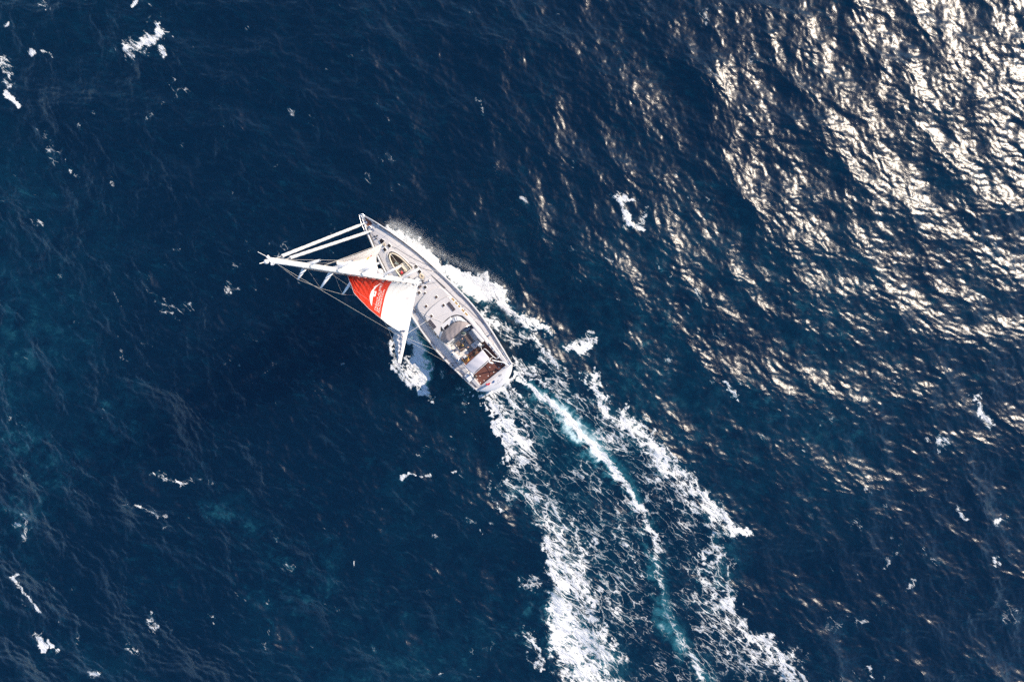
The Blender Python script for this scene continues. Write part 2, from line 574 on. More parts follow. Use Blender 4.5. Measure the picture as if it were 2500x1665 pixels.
    stroke([(1180, 790, 14), (1215, 840, 20), (1245, 880, 28), (1290, 900, 34)], 0.74, rag=0.7, soft=1.0)
    stroke([(1265, 800, 14), (1300, 830, 20), (1330, 870, 28), (1360, 890, 28)], 0.76, rag=0.6, soft=1.0)
    stroke([(1385, 838, 28), (1425, 828, 32), (1448, 815, 20)], 0.92, rag=0.5, soft=0.9)
    stroke([(1310, 880, 34), (1370, 910, 42)], 0.70, rag=0.7, soft=1.0)
    stroke([(1100, 660, 40), (1200, 720, 60), (1300, 800, 50), (1400, 850, 40)], 0.16, rag=0.7, soft=1.0, target='aer')
    # --- port side
    stroke([(992, 800, 20), (1000, 840, 44), (1010, 885, 56), (1030, 915, 44), (1040, 945, 20), (1058, 968, 8)], [0.9, 0.95, 0.98, 0.92, 0.9, 0.8], rag=0.6, soft=0.8)
    stroke([(945, 850, 14), (965, 895, 22), (1000, 925, 24), (1035, 950, 12)], 0.9, rag=0.5, soft=0.9)
    stroke([(990, 850, 14), (1030, 900, 18), (1020, 915, 14)], 0.9, rag=0.6, soft=1.0)
    stroke([(990, 790, 20), (1015, 860, 46), (1040, 920, 30)], 0.45, rag=0.5, soft=1.0, target='aer')
    stroke([(1075, 905, 10), (1100, 925, 14), (1150, 965, 16), (1140, 990, 14)], 0.52, rag=0.5, soft=1.0)
    stroke([(1150, 1060, 40), (1185, 1090, 26)], 0.40, rag=0.8, soft=1.0)
    # --- whitecaps
    caps = [
        ([(300, 108, 12), (325, 112, 22), (360, 108, 24), (385, 95, 18), (385, 68, 12)], 0.84, 0.5),
        ([(398, 120, 8), (402, 134, 10)], 1.0, 0.25),
        ([(15, 150, 16), (14, 190, 18)], 0.7, 0.5), ([(12, 222, 6), (24, 240, 8), (40, 258, 6)], 1.1, 0.2),
        ([(70, 135, 9), (80, 130, 8)], 0.9, 0.2), ([(108, 126, 6), (125, 133, 5)], 0.85, 0.2), ([(25, 72, 7), (30, 68, 4)], 0.9, 0.2),
        ([(90, 95, 8), (96, 108, 6)], 0.5, 0.3), ([(325, 5, 10), (322, 18, 4)], 0.9, 0.2),
        ([(440, 200, 22), (462, 215, 22)], 0.48, 0.6), ([(410, 253, 10), (440, 245, 14)], 0.42, 0.4),
        ([(392, 655, 10), (376, 685, 8), (374, 710, 6), (388, 738, 10)], 0.62, 0.35), ([(410, 745, 14), (440, 742, 20), (462, 735, 12)], 0.74, 0.5),
        ([(415, 762, 8), (436, 780, 5)], 0.62, 0.3), ([(412, 614, 10), (432, 610, 8)], 0.62, 0.3),
        ([(290, 840, 14), (298, 880, 14)], 0.52, 0.6), ([(345, 842, 14), (358, 850, 10)], 0.42, 0.5), ([(280, 715, 4), (298, 752, 5)], 0.62, 0.2),
        ([(320, 690, 10), (330, 705, 8)], 0.44, 0.4), ([(640, 870, 22), (650, 900, 22)], 0.42, 0.8),
        ([(690, 890, 20), (760, 930, 16), (800, 960, 12)], 0.38, 0.8),
        ([(370, 1150, 8), (400, 1165, 9), (440, 1178, 8), (480, 1165, 9), (530, 1180, 7)], 0.58, 0.3), ([(422, 1172, 6), (440, 1177, 5)], 0.85, 0.15),
        ([(312, 1242, 8), (350, 1240, 10), (380, 1255, 16), (400, 1270, 12)], 0.55, 0.5), ([(400, 1300, 16), (415, 1298, 12)], 0.44, 0.5),
        ([(445, 1275, 12), (455, 1288, 10)], 0.42, 0.5),
        ([(42, 1395, 5), (26, 1412, 7), (45, 1445, 5), (72, 1470, 5), (85, 1485, 9)], 0.9, 0.2),
        ([(88, 1545, 14), (96, 1572, 14), (98, 1588, 8)], 1.0, 0.4), ([(116, 1560, 8), (122, 1575, 8)], 0.9, 0.3), ([(130, 1587, 10), (138, 1580, 5)], 0.6, 0.3),
        ([(362, 1500, 14), (368, 1525, 18), (382, 1548, 8)], 0.78, 0.5), ([(310, 1565, 14), (318, 1588, 8), (345, 1595, 10)], 0.72, 0.4),
        ([(395, 1570, 14), (385, 1595, 10)], 0.45, 0.5), ([(410, 1530, 8), (420, 1550, 6)], 0.5, 0.4),
        ([(218, 1650, 16), (240, 1645, 12)], 0.85, 0.4), ([(140, 1510, 6), (150, 1525, 7)], 0.5, 0.3),
        ([(977, 1168, 7), (992, 1157, 5), (1010, 1157, 3)], 0.95, 0.2), ([(1022, 1155, 5), (1048, 1150, 5)], 0.75, 0.2),
        ([(1098, 1144, 4), (1112, 1140, 6)], 0.75, 0.2), ([(1125, 1130, 7), (1127, 1148, 8), (1140, 1162, 5)], 0.62, 0.35), ([(1020, 1105, 6), (1034, 1110, 5)], 0.6, 0.3),
        ([(1060, 1320, 9), (1070, 1322, 7)], 0.55, 0.3), ([(1150, 1255, 8), (1170, 1280, 6), (1180, 1298, 4)], 0.5, 0.4),
        ([(750, 1360, 16), (775, 1362, 12)], 0.42, 0.5), ([(870, 1375, 4), (866, 1385, 3)], 0.7, 0.2),
        ([(1495, 485, 14), (1520, 485, 20), (1550, 488, 12)], 0.92, 0.4), ([(1505, 500, 14), (1522, 530, 18), (1545, 556, 18), (1570, 566, 14)], 0.88, 0.45),
        ([(1575, 515, 14), (1572, 540, 12)], 0.6, 0.6), ([(1700, 455, 20), (1715, 470, 18)], 0.38, 0.6),
        ([(1758, 930, 6), (1775, 945, 7), (1790, 965, 8), (1800, 985, 5)], 0.74, 0.3), ([(1800, 900, 20), (1830, 890, 16)], 0.36, 0.6),
        ([(1483, 645, 8), (1500, 648, 4)], 0.6, 0.3),
        ([(2395, 965, 10), (2405, 990, 10), (2412, 1015, 16), (2430, 1022, 12)], 0.84, 0.5), ([(2285, 1075, 12), (2310, 1085, 14)], 0.74, 0.3),
        ([(2328, 1230, 8), (2345, 1255, 9), (2362, 1260, 8)], 0.8, 0.35), ([(2450, 1280, 16), (2465, 1270, 14)], 0.84, 0.4), ([(2430, 1360, 12), (2440, 1375, 10)], 0.7, 0.4),
        ([(2450, 1490, 30), (2480, 1530, 30)], 0.50, 0.8), ([(2120, 1625, 6), (2140, 1655, 8)], 0.8, 0.3),
        ([(600, 815, 10), (640, 850, 12)], 0.36, 0.6), ([(1150, 1595, 14), (1200, 1590, 10)], 0.45, 0.5), ([(1085, 1650, 8), (1080, 1640, 6)], 0.6, 0.3),
        ([(40, 1180, 20), (25, 1240, 20)], 0.34, 0.8), ([(240, 1025, 8), (260, 1005, 10)], 0.5, 0.4),
        ([(845, 135, 8), (860, 124, 6), (880, 121, 4)], 0.5, 0.3),
        ([(1560, 120, 20), (1640, 170, 20)], 0.30, 0.8), ([(780, 560, 8), (850, 590, 8)], 0.3, 0.8),
    ]
    caps += [
        ([(300, 95, 16), (330, 105, 26), (372, 100, 28), (395, 85, 20)], 0.66, 0.6), ([(380, 62, 14), (395, 75, 14)], 0.62, 0.4),
        ([(80, 0, 6), (95, 15, 8), (115, 30, 6)], 0.62, 0.3), ([(20, 160, 20), (18, 190, 20)], 0.62, 0.5),
        ([(150, 400, 5), (160, 430, 6), (180, 445, 5)], 0.5, 0.4), ([(205, 320, 6), (200, 340, 5)], 0.55, 0.3), ([(265, 445, 6), (275, 480, 6)], 0.52, 0.4),
        ([(1130, 15, 10), (1160, 35, 8)], 0.5, 0.4), ([(1160, 235, 7), (1170, 265, 8), (1175, 290, 5)], 0.55, 0.3), ([(1500, 200, 12), (1560, 215, 10)], 0.45, 0.6),
        ([(1620, 640, 8), (1640, 670, 8)], 0.5, 0.4), ([(1700, 700, 6), (1712, 735, 7)], 0.52, 0.3), ([(1980, 1230, 8), (1990, 1255, 6)], 0.5, 0.4),
        ([(2250, 1330, 8), (2290, 1380, 8)], 0.5, 0.4), ([(2090, 1270, 10), (2110, 1280, 8)], 0.5, 0.5), ([(1620, 860, 6), (1640, 880, 8)], 0.5, 0.3),
        ([(640, 1300, 8), (660, 1320, 8)], 0.48, 0.4), ([(560, 1430, 8), (600, 1440, 8)], 0.46, 0.5), ([(520, 1500, 6), (540, 1530, 6)], 0.5, 0.3),
        ([(800, 1480, 8), (830, 1500, 6)], 0.46, 0.5), ([(930, 1240, 8), (945, 1260, 6)], 0.5, 0.4), ([(860, 1200, 5), (875, 1215, 5)], 0.5, 0.3),
        ([(500, 560, 6), (530, 575, 8)], 0.46, 0.4), ([(560, 640, 8), (600, 655, 6)], 0.46, 0.4), ([(120, 620, 8), (150, 640, 6)], 0.48, 0.4),
        ([(60, 860, 8), (90, 880, 8)], 0.46, 0.5), ([(180, 780, 6), (200, 800, 6)], 0.48, 0.4), ([(760, 300, 8), (800, 320, 6)], 0.46, 0.5),
        ([(930, 380, 8), (960, 400, 8)], 0.44, 0.5), ([(1250, 460, 8), (1290, 480, 8)], 0.46, 0.5), ([(1380, 620, 8), (1410, 640, 6)], 0.5, 0.4),
    ]
    for pts, d, rg in caps:
        stroke([(a, b, c * 1.6) for a, b, c in pts], d * 1.0, rag=rg * 1.1, soft=1.0)
    # milky turquoise water left by old breakers
    for pts, d in [([(20, 1050, 120), (160, 1130, 90), (60, 1260, 100)], 0.22), ([(560, 1250, 80), (680, 1380, 90), (820, 1400, 70)], 0.20),
                   ([(980, 1160, 60), (1000, 1300, 60)], 0.10), ([(330, 1000, 80), (250, 1060, 60)], 0.14), ([(1350, 1500, 160), (1480, 1600, 140)], 0.32),
                   ([(1290, 1200, 80), (1400, 1350, 90)], 0.18), ([(1600, 1130, 60), (1760, 1300, 70), (1780, 1440, 60)], 0.22),
                   ([(120, 1590, 100), (330, 1640, 100)], 0.10), ([(1540, 690, 80), (1590, 740, 60)], 0.12)]:
        stroke(pts, d * 0.6, rag=1.6, soft=1.0, target='aer')
    # thin breaking crests and drifting flecks everywhere
    js = samp(jac)
    patch = samp(field(1.6, 0.15, 6, 31))
    spot = samp(field(1.2, 0.9, 9, 32))
    crest = smooth((np.percentile(js, 4.0) - js) / 0.25) * smooth((patch + 0.2) / 1.6)
    foam = np.maximum(foam, crest * 0.50)
    fleck = smooth((spot + 0.5 * patch - 1.2) / 2.0) * 0.54
    foam = np.maximum(foam, fleck)
    big = samp(field(2.2, 0.06, 3, 33))
    aer = np.maximum(aer, np.clip(0.035 * (big + 0.6), 0, 0.09))
    aer = np.clip(aer * (0.75 + 0.35 * w3 + 0.25 * w1), 0, 1)
    wp = samp(field(1.2, 0.6, 7, 35))
    wq = samp(field(1.5, 0.15, 1.6, 36))
    dense = np.clip((foam - 0.85) / 0.25, 0, 1)         # the thickest foam keeps its body
    foam = np.clip(foam, 0, 1.2) * (1 + (1 - dense) * (0.07 * wp + 0.10 * wq - 0.05)) * fade
    Z = Z + lift + 0.05 * np.clip(foam - 0.4, 0, 1) * (0.6 + w3 * 0.4)

    ny, nx = X.shape
    co = np.empty((ny * nx, 3), np.float32)
    co[:, 0], co[:, 1], co[:, 2] = PX_.ravel(), PY_.ravel(), Z.ravel()
    idx = np.arange(ny * nx, dtype=np.int32).reshape(ny, nx)
    q = np.stack([idx[:-1, :-1], idx[:-1, 1:], idx[1:, 1:], idx[1:, :-1]], -1).reshape(-1)
    nf = (ny - 1) * (nx - 1)
    me = bpy.data.meshes.new('sea')
    me.vertices.add(ny * nx)
    me.vertices.foreach_set('co', co.ravel())
    me.loops.add(nf * 4)
    me.loops.foreach_set('vertex_index', q)
    me.polygons.add(nf)
    me.polygons.foreach_set('loop_start', np.arange(0, nf * 4, 4, dtype=np.int32))
    me.polygons.foreach_set('loop_total', np.full(nf, 4, np.int32))
    me.polygons.foreach_set('use_smooth', np.ones(nf, bool))
    me.update()
    for nm, arr in (('foam', foam), ('aer', aer)):
        at = me.attributes.new(nm, 'FLOAT', 'POINT')
        at.data.foreach_set('value', arr.astype(np.float32).ravel())
    # rest coordinates, so that the foam lace rides on the waves
    at = me.attributes.new('rest', 'FLOAT_VECTOR', 'POINT')
    rc = np.zeros((ny * nx, 3), np.float32)
    rc[:, 0], rc[:, 1] = X.ravel(), Y.ravel()
    at.data.foreach_set('vector', rc.ravel())
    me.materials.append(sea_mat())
    o = bpy.data.objects.new('sea', me)
    C.objects.link(o)
    o['kind'] = 'structure'
    o['label'] = 'dark navy open sea with wind waves, whitecaps and a foaming wake'
    return o


def sea_mat():
    m, N, L = new_mat('sea_water')
    b = N['Principled BSDF']

    def node(t, **kw):
        n = N.new(t)
        for k_, v in kw.items():
            setattr(n, k_, v)
        return n

    def math_(op, a, b_=None, clamp=False):
        n = N.new('ShaderNodeMath')
        n.operation = op
        n.use_clamp = clamp
        for i, s in enumerate((a, b_)):
            if s is None:
                continue
            if isinstance(s, (int, float)):
                n.inputs[i].default_value = s
            else:
                L.new(s, n.inputs[i])
        return n.outputs[0]

    def sstep(x, lo, hi):
        n = N.new('ShaderNodeMapRange')
        n.interpolation_type = 'SMOOTHSTEP'
        n.inputs['From Min'].default_value = lo
        n.inputs['From Max'].default_value = hi
        L.new(x, n.inputs['Value'])
        return n.outputs['Result']

    rest = node('ShaderNodeAttribute', attribute_name='rest').outputs['Vector']
    foam = node('ShaderNodeAttribute', attribute_name='foam').outputs['Fac']
    aer = node('ShaderNodeAttribute', attribute_name='aer').outputs['Fac']

    def mapping(vec, rot, sc):
        n = N.new('ShaderNodeMapping')
        n.vector_type = 'TEXTURE'
        n.inputs['Rotation'].default_value = (0, 0, rot)
        n.inputs['Scale'].default_value = sc
        L.new(vec, n.inputs['Vector'])
        return n.outputs['Vector']

    def noise(vec, scale, detail=4, rough=0.6, out='Fac'):
        n = N.new('ShaderNodeTexNoise')
        n.inputs['Scale'].default_value = scale
        n.inputs['Detail'].default_value = detail
        n.inputs['Roughness'].default_value = rough
        L.new(vec, n.inputs['Vector'])
        return n.outputs[out]

    def warp(vec, scale, amt):
        c = noise(vec, scale, 3, 0.6, 'Color')
        s = N.new('ShaderNodeVectorMath')
        s.operation = 'SUBTRACT'
        L.new(c, s.inputs[0])
        s.inputs[1].default_value = (0.5, 0.5, 0.5)
        k = N.new('ShaderNodeVectorMath')
        k.operation = 'SCALE'
        L.new(s.outputs[0], k.inputs[0])
        k.inputs['Scale'].default_value = amt
        a = N.new('ShaderNodeVectorMath')
        a.operation = 'ADD'
        L.new(vec, a.inputs[0])
        L.new(k.outputs[0], a.inputs[1])
        return a.outputs[0]

    def edges(vec, scale):
        n = N.new('ShaderNodeTexVoronoi')
        n.feature = 'DISTANCE_TO_EDGE'
        n.inputs['Scale'].default_value = scale
        L.new(vec, n.inputs['Vector'])
        return n.outputs['Distance']

    flow = mapping(rest, R(-38), (2.0, 0.78, 1.0))
    wv = warp(warp(flow, 0.45, 2.4), 1.7, 0.8)
    # foam lace: webs of bubbles whose strands thicken with the foam density
    d1 = math_('MULTIPLY', edges(wv, 1.15), 2.9)
    d2 = math_('ADD', math_('MULTIPLY', edges(warp(wv, 3.2, 0.32), 2.9), 2.2), 0.22)
    d3 = math_('ADD', math_('MULTIPLY', edges(warp(flow, 5.0, 0.25), 6.5), 1.5), 0.42)
    dd = math_('MINIMUM', math_('MINIMUM', d1, d2), d3)
    n1 = noise(wv, 0.9, 7, 0.70)
    n2 = noise(flow, 5.0, 4, 0.7)
    nn = math_('ADD', math_('MULTIPLY', math_('SUBTRACT', n1, 0.5), 1.15), math_('MULTIPLY', math_('SUBTRACT', n2, 0.5), 0.55))
    x = math_('ADD', math_('SUBTRACT', math_('MULTIPLY', foam, 1.20), 0.50), math_('SUBTRACT', nn, dd))
    mask = math_('MULTIPLY', sstep(x, -0.03, 0.30), sstep(foam, 0.04, 0.24))
    # water colour: deep navy, milky turquoise where bubbles are mixed in
    thin = sstep(x, -0.45, 0.15)
    milk = math_('ADD', aer, math_('MULTIPLY', math_('MULTIPLY', thin, foam), 0.21), clamp=True)
    # wind-drawn streaks: fine bubbles, plus sky reflection off ripples painted into the colour
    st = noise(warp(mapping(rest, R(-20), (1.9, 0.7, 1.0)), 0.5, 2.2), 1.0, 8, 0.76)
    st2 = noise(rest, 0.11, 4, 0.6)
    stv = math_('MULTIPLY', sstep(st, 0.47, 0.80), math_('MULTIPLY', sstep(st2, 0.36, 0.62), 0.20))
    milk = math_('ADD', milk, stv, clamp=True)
    rp = N.new('ShaderNodeValToRGB')
    e = rp.color_ramp.elements
    e[0].position = 0.0
    e[0].color = (0.0001, 0.0092, 0.0262, 1)
    e[1].position = 1.0
    e[1].color = (0.50, 0.64, 0.65, 1)
    k = e.new(0.10)
    k.color = (0.0006, 0.0180, 0.0400, 1)
    k = e.new(0.40)
    k.color = (0.016, 0.100, 0.135, 1)
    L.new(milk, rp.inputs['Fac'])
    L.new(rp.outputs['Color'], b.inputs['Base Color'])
    b.inputs['IOR'].default_value = 1.333
    # light scatters some metres through the water, so the yacht's shadow on it is soft
    b.subsurface_method = 'BURLEY'
    b.inputs['Subsurface Weight'].default_value = 1.0
    b.inputs['Subsurface Radius'].default_value = (1.0, 1.0, 1.0)
    b.inputs['Subsurface Scale'].default_value = 30.0
    b.inputs['Roughness'].default_value = 0.275
    # capillary ripples below the size of the mesh
    rip = mapping(rest, R(-31), (2.2, 0.7, 1.0))
    r1 = noise(warp(rip, 1.2, 0.5), 4.2, 5, 0.68)
    r2 = noise(rip, 12.0, 3, 0.6)
    hgt = math_('ADD', math_('MULTIPLY', r1, 0.024), math_('MULTIPLY', r2, 0.006))
    bp = N.new('ShaderNodeBump')
    bp.inputs['Strength'].default_value = 1.0
    bp.inputs['Distance'].default_value = 1.0
    L.new(hgt, bp.inputs['Height'])
    L.new(bp.outputs['Normal'], b.inputs['Normal'])
    # foam
    fb = N.new('ShaderNodeBsdfPrincipled')
    fb.inputs['Base Color'].default_value = (0.72, 0.735, 0.74, 1)
    fb.inputs['Roughness'].default_value = 0.8
    fb.inputs['Specular IOR Level'].default_value = 0.2
    fh = math_('ADD', math_('ADD', math_('MULTIPLY', n2, 0.16), math_('MULTIPLY', noise(wv, 2.2, 5, 0.7), 0.30)), math_('MULTIPLY', mask, 0.10))
    bf = N.new('ShaderNodeBump')
    bf.inputs['Strength'].default_value = 0.8
    bf.inputs['Distance'].default_value = 1.0
    L.new(fh, bf.inputs['Height'])
    L.new(bf.outputs['Normal'], fb.inputs['Normal'])
    mx = N.new('ShaderNodeMixShader')
    L.new(math_('MULTIPLY', mask, math_('ADD', 0.74, math_('MULTIPLY', sstep(foam, 0.55, 0.95), 0.23))), mx.inputs[0])
    L.new(b.outputs[0], mx.inputs[1])
    L.new(fb.outputs[0], mx.inputs[2])
    L.new(mx.outputs[0], N['Material Output'].inputs['Surface'])
    return m


build_sea()

# ================================================================== the yacht
HEEL, HEADING = 5.6, 129.0
RB = Matrix.Rotation(R(HEADING), 3, 'Z') @ Matrix.Rotation(R(-HEEL), 3, 'X')
OB = Vector((-9.344, 5.994, 0.0))               # waterline under the mast foot
YM = Matrix.Translation(OB) @ RB.to_4x4()


def plan(px, py, h):
    """place on the boat (x forward, y to port, z = h above her waterline) of a point measured in the photograph"""
    d = Vector(((px - 1250) / F_PX, -(py - 832.5) / F_PX, -1.0))
    c = Vector((0, 0, CAM_H))
    db = RB.transposed() @ d
    cb = RB.transposed() @ (c - OB)
    t = (h - cb.z) / db.z
    p = cb + db * t
    return (p.x, p.y, h)


def zoomed(x0, y0, s, h):
    """measure in an enlarged crop of the photograph with corner (x0, y0) and s photograph pixels per crop pixel"""
    return lambda u, v, hh=None: plan(x0 + u * s, y0 + v * s, h if hh is None else hh)


yacht = bpy.data.objects.new('sailing_yacht', None)
yacht.empty_display_size = 1.0
C.objects.link(yacht)
yacht.matrix_world = YM
tag(yacht, 'white sailing yacht heeling under a reefed red and white mainsail', 'sailing yacht')


def thing(name, label, cat, loc, rz=0.0, group=None, tilt=None):
    """a thing aboard: an Empty at its base, loc in boat coordinates"""
    o = bpy.data.objects.new(name, None)
    o.empty_display_size = 0.3
    C.objects.link(o)
    m = YM @ Matrix.Translation(loc) @ Matrix.Rotation(rz, 4, 'Z')
    if tilt is not None:
        m = m @ tilt
    o.matrix_world = m
    return tag(o, label, cat, group)


# ---- lines of the hull
BEAM = [(8.42, 0.15), (8.25, 0.22), (7.8, 0.40), (7.0, 0.70), (6.0, 1.02), (5.0, 1.32), (4.0, 1.58), (2.5, 1.93), (1.0, 2.20), (-1.0, 2.48), (-3.0, 2.74),
        (-5.0, 2.91), (-6.5, 2.93), (-8.0, 2.82), (-10.0, 2.58), (-12.35, 2.24)]
bx = np.array([b[0] for b in BEAM][::-1])
by = np.array([b[1] for b in BEAM][::-1])


def half(x):
    # smooth interpolation of the half breadth at deck level
    w = [(-0.5, 1), (-0.25, 2), (0, 3), (0.25, 2), (0.5, 1)]
    if x > 7.6 or x < -11.8:
        return float(np.interp(x, bx, by))
    return float(sum(np.interp(x + d, bx, by) * k for d, k in w) / 9.0)


def sheer(x):
    t = (x + 12.4) / 21.2
    return 1.62 - 0.25 * t + 1.15 * max(0, t - 0.1) ** 2


def deck_z(x, y):
    b = max(0.2, half(x))
    return sheer(x) + 0.14 * max(0.0, 1 - (y / b) ** 2) * min(1, b / 2)


# hull shell: sections from keel line to deck edge
def hull():
    st = np.concatenate([np.linspace(8.42, 6, 18), np.linspace(5.8, -12.35, 52)])
    K = 9
    mb = MB()
    rings = []
    for x in st:
        b, zs = half(x), sheer(x)
        t = (x + 12.35) / 21.13
        wl = b * (0.93 - 0.20 * max(0, t - 0.45) - 0.45 * max(0, t - 0.8))
        xr = x - max(0, (x - 5.5)) * 0.0
        prof = []
        for k in range(K):
            u = k / (K - 1)                       # 0 keel .. 1 deck
            z = -0.75 + (zs + 0.75) * u
            if z < 0:
                y = wl * (1 - (z / -0.75) ** 2 * 0.9)
            else:
                v = z / zs
                y = wl + (b - wl) * v ** 1.3
            rk = 0.22 * (1 - u) * max(0, (x - 4) / 4.8)
            prof.append((xr - rk, y, z))
        rings.append(prof)
    vs, fs = [], []
    for prof in rings:
        vs += [(p[0], p[1], p[2]) for p in prof] + [(p[0], -p[1], p[2]) for p in prof]
    n = 2 * K
    for i in range(len(rings) - 1):
        for k in range(K - 1):
            a, c = i * n + k, (i + 1) * n + k
            fs.append((a, c, c + 1, a + 1))
            a, c = i * n + K + k, (i + 1) * n + K + k
            fs.append((a, a + 1, c + 1, c))
    fs.append(tuple(range(0, K)) + tuple(reversed(range(K, 2 * K))))
    return mb.add(vs, fs)


hull_o = hull().build('hull', 'gelcoat', yacht, smooth=True)


# ---- deck: a cambered sheet, left open over the dinghy well and the cockpit
z3 = zoomed(980, 640, 0.1148, 1.95)
z2 = zoomed(860, 510, 0.12115, 2.1)
za = zoomed(1050, 760, 0.0829, 1.95)
zs_ = zoomed(1100, 820, 0.0956, 1.85)
zm = zoomed(940, 600, 0.0765, 2.1)

WELL = [(3.62, 0.0), (3.50, -0.30), (3.22, -0.52), (2.7, -0.72), (2.0, -0.88), (1.3, -0.95), (0.62, -0.97), (0.62, 0.97), (1.3, 0.95), (2.0, 0.88), (2.7, 0.72), (3.22, 0.52), (3.50, 0.30)]
wc = zm(180, 480)                                 # the crop shows the well a little off the centre line
WELL = [(1.35 + (x - 0.62) * 0.90, 0.26 + y * 0.80) for x, y in WELL]
PIT = [(-4.92, -0.95), (-4.75, -0.55), (-4.70, 0.0), (-4.75, 0.55), (-4.92, 0.95), (-5.4, 1.42), (-6.1, 1.55), (-8.75, 1.50), (-12.05, 1.62), (-12.05, -1.62), (-8.75, -1.50), (-6.1, -1.55), (-5.4, -1.42)]


def inside(p, poly):
    x, y = p
    c = False
    n = len(poly)
    for i in range(n):
        x0, y0 = poly[i]
        x1, y1 = poly[i - 1]
        if (y0 > y) != (y1 > y) and x < (x1 - x0) * (y - y0) / (y1 - y0) + x0:
            c = not c
    return c


def deck_sheet():
    mb = MB()
    nu, nv = 260, 64
    xs = np.linspace(8.38, -12.30, nu + 1)
    vs, fs = [], []
    for x in xs:
        b = half(x) - 0.02
        for j in range(nv + 1):
            y = -b + 2 * b * j / nv
            vs.append((x, y, deck_z(x, y)))
    for i in range(nu):
        for j in range(nv):
            a = i * (nv + 1) + j
            q = (a, a + 1, a + nv + 2, a + nv + 1)
            cx = sum(vs[k][0] for k in q) / 4
            cy = sum(vs[k][1] for k in q) / 4
            if inside((cx, cy), WELL) or inside((cx, cy), PIT):
                continue
            fs.append(tuple(reversed(q)))
    return mb.add(vs, fs)


deck_o = deck_sheet().build('deck', 'deck_paint', yacht, smooth=True)

# bulwark with a capping rail, both sides
for s in (1, -1):
    mb = MB()
    pr = []
    for x in np.concatenate([np.linspace(8.42, 7, 10), np.linspace(6.8, -12.3, 70)]):
        b, z = half(x), sheer(x)
        hgt = 0.20 + 0.10 * max(0, (x - 2) / 6.7)
        pr.append([(x, s * (b - 0.085), z - 0.02), (x, s * (b - 0.085), z + hgt), (x, s * (b + 0.012), z + hgt), (x, s * (b + 0.012), z - 0.10)])
    vs = [p for q in pr for p in q]
    fs = []
    for i in range(len(pr) - 1):
        for k in range(4):
            k2 = (k + 1) % 4
            f = (i * 4 + k, i * 4 + k2, (i + 1) * 4 + k2, (i + 1) * 4 + k)
            fs.append(f if s > 0 else tuple(reversed(f)))
    fs += [(0, 1, 2, 3), tuple(len(vs) - 4 + k for k in (3, 2, 1, 0))]
    mb.add(vs, fs).build('bulwark', 'gelcoat', yacht, bevel=0.012)
    # dark sheet track along the inside of the bulwark
    mb = MB()
    mb.tube([(x, s * (half(x) - 0.17), deck_z(x, half(x) - 0.17) + 0.02) for x in np.linspace(7.4, 0.2, 40)], 0.028, 6)
    mb.build('deck_track', 'black_rubber', yacht)
    mb = MB()
    mb.tube([(x, s * (half(x) - 0.20), deck_z(x, half(x) - 0.2) + 0.02) for x in np.linspace(-3.4, -11.8, 40)], 0.022, 6)
    mb.build('deck_track', 'grey_paint', yacht)
# lifelines on stanchions
for s in (1, -1):
    xs_ = [7.0, 5.4, 3.8, 2.2, 0.6, -1.2, -3.0, -4.8, -6.6, -8.4, -10.2, -11.9]
    for x in xs_:
        y = s * (half(x) - 0.05)
        z = sheer(x) + 0.2
        MB().tube([(x, y, z), (x, y, z + 0.5)], 0.014, 6).build('stanchion', 'steel', yacht)
    for dz in (0.46, 0.68):
        MB().tube([(x, s * (half(x) - 0.05), sheer(x) + dz) for x in xs_], 0.006, 5).build('lifeline', 'wire', yacht)

# ---- bow: anchor well, roller, pulpit
mb = MB()
mb.prism([(8.2, 0.0), (8.1, -0.09), (7.6, -0.26), (7.25, -0.24), (7.25, 0.26), (7.6, 0.28), (8.1, 0.10)], lambda x, y: deck_z(x, y) - 0.03, lambda x, y: deck_z(x, y) + 0.012)
mb.build('anchor_locker', 'teak_red', yacht)
mb = MB()
mb.box((8.36, 0.09, sheer(8.4) + 0.28), (0.4, 0.05, 0.16)).box((8.36, -0.09, sheer(8.4) + 0.28), (0.4, 0.05, 0.16)).box((8.36, 0, sheer(8.4) + 0.22), (0.36, 0.13, 0.04))
mb.build('anchor_roller', 'white_metal', yacht, bevel=0.01)
mb = MB()
mb.tube([(8.62, 0.0, 2.75), (8.3, 0.0, 2.72), (7.8, 0.0, 2.68)], 0.028, 8)
mb.tube([(8.58, 0.0, 2.75), (8.5, 0.16, 2.62), (8.32, 0.24, 2.52)], [0.03, 0.035, 0.01], 8)
mb.tube([(8.58, 0.0, 2.75), (8.5, -0.16, 2.62), (8.32, -0.24, 2.52)], [0.03, 0.035, 0.01], 8)
mb.build('anchor', 'steel', yacht)
for s in (1, -1):
    MB().tube(smooth_open([(6.8, s * 0.72, 2.55), (6.9, s * 0.70, 3.05), (7.9, s * 0.36, 3.15), (8.45, s * 0.10, 3.15)], 5), 0.018, 6).build('pulpit_rail', 'steel', yacht)
MB().tube([(8.45, 0.10, 3.15), (8.52, 0, 3.15), (8.45, -0.10, 3.15)], 0.018, 6).build('pulpit_rail', 'steel', yacht)
# windlass, cleats, bow fittings
for u, v, nm in ((350, 370, 'windlass'), (520, 330, 'bollard'),):
    p = z2(u, v, 2.35)
    MB().lathe((p[0], p[1], deck_z(p[0], p[1])), [(0.11, 0), (0.12, 0.05), (0.07, 0.09), (0.07, 0.16), (0.11, 0.20), (0.02, 0.22)], 14).build(nm, 'steel', yacht, smooth=False)
for u, v in ((440, 553), (475, 597), (495, 540), (360, 470), (345, 350)):
    p = z2(u, v, 2.3)
    z = deck_z(p[0], p[1])
    MB().lathe((p[0], p[1], z), [(0.075, 0), (0.075, 0.05), (0.05, 0.08), (0.055, 0.13), (0.01, 0.14)], 12).build('deck_fitting', 'black_rubber' if v > 480 else 'white_metal', yacht)


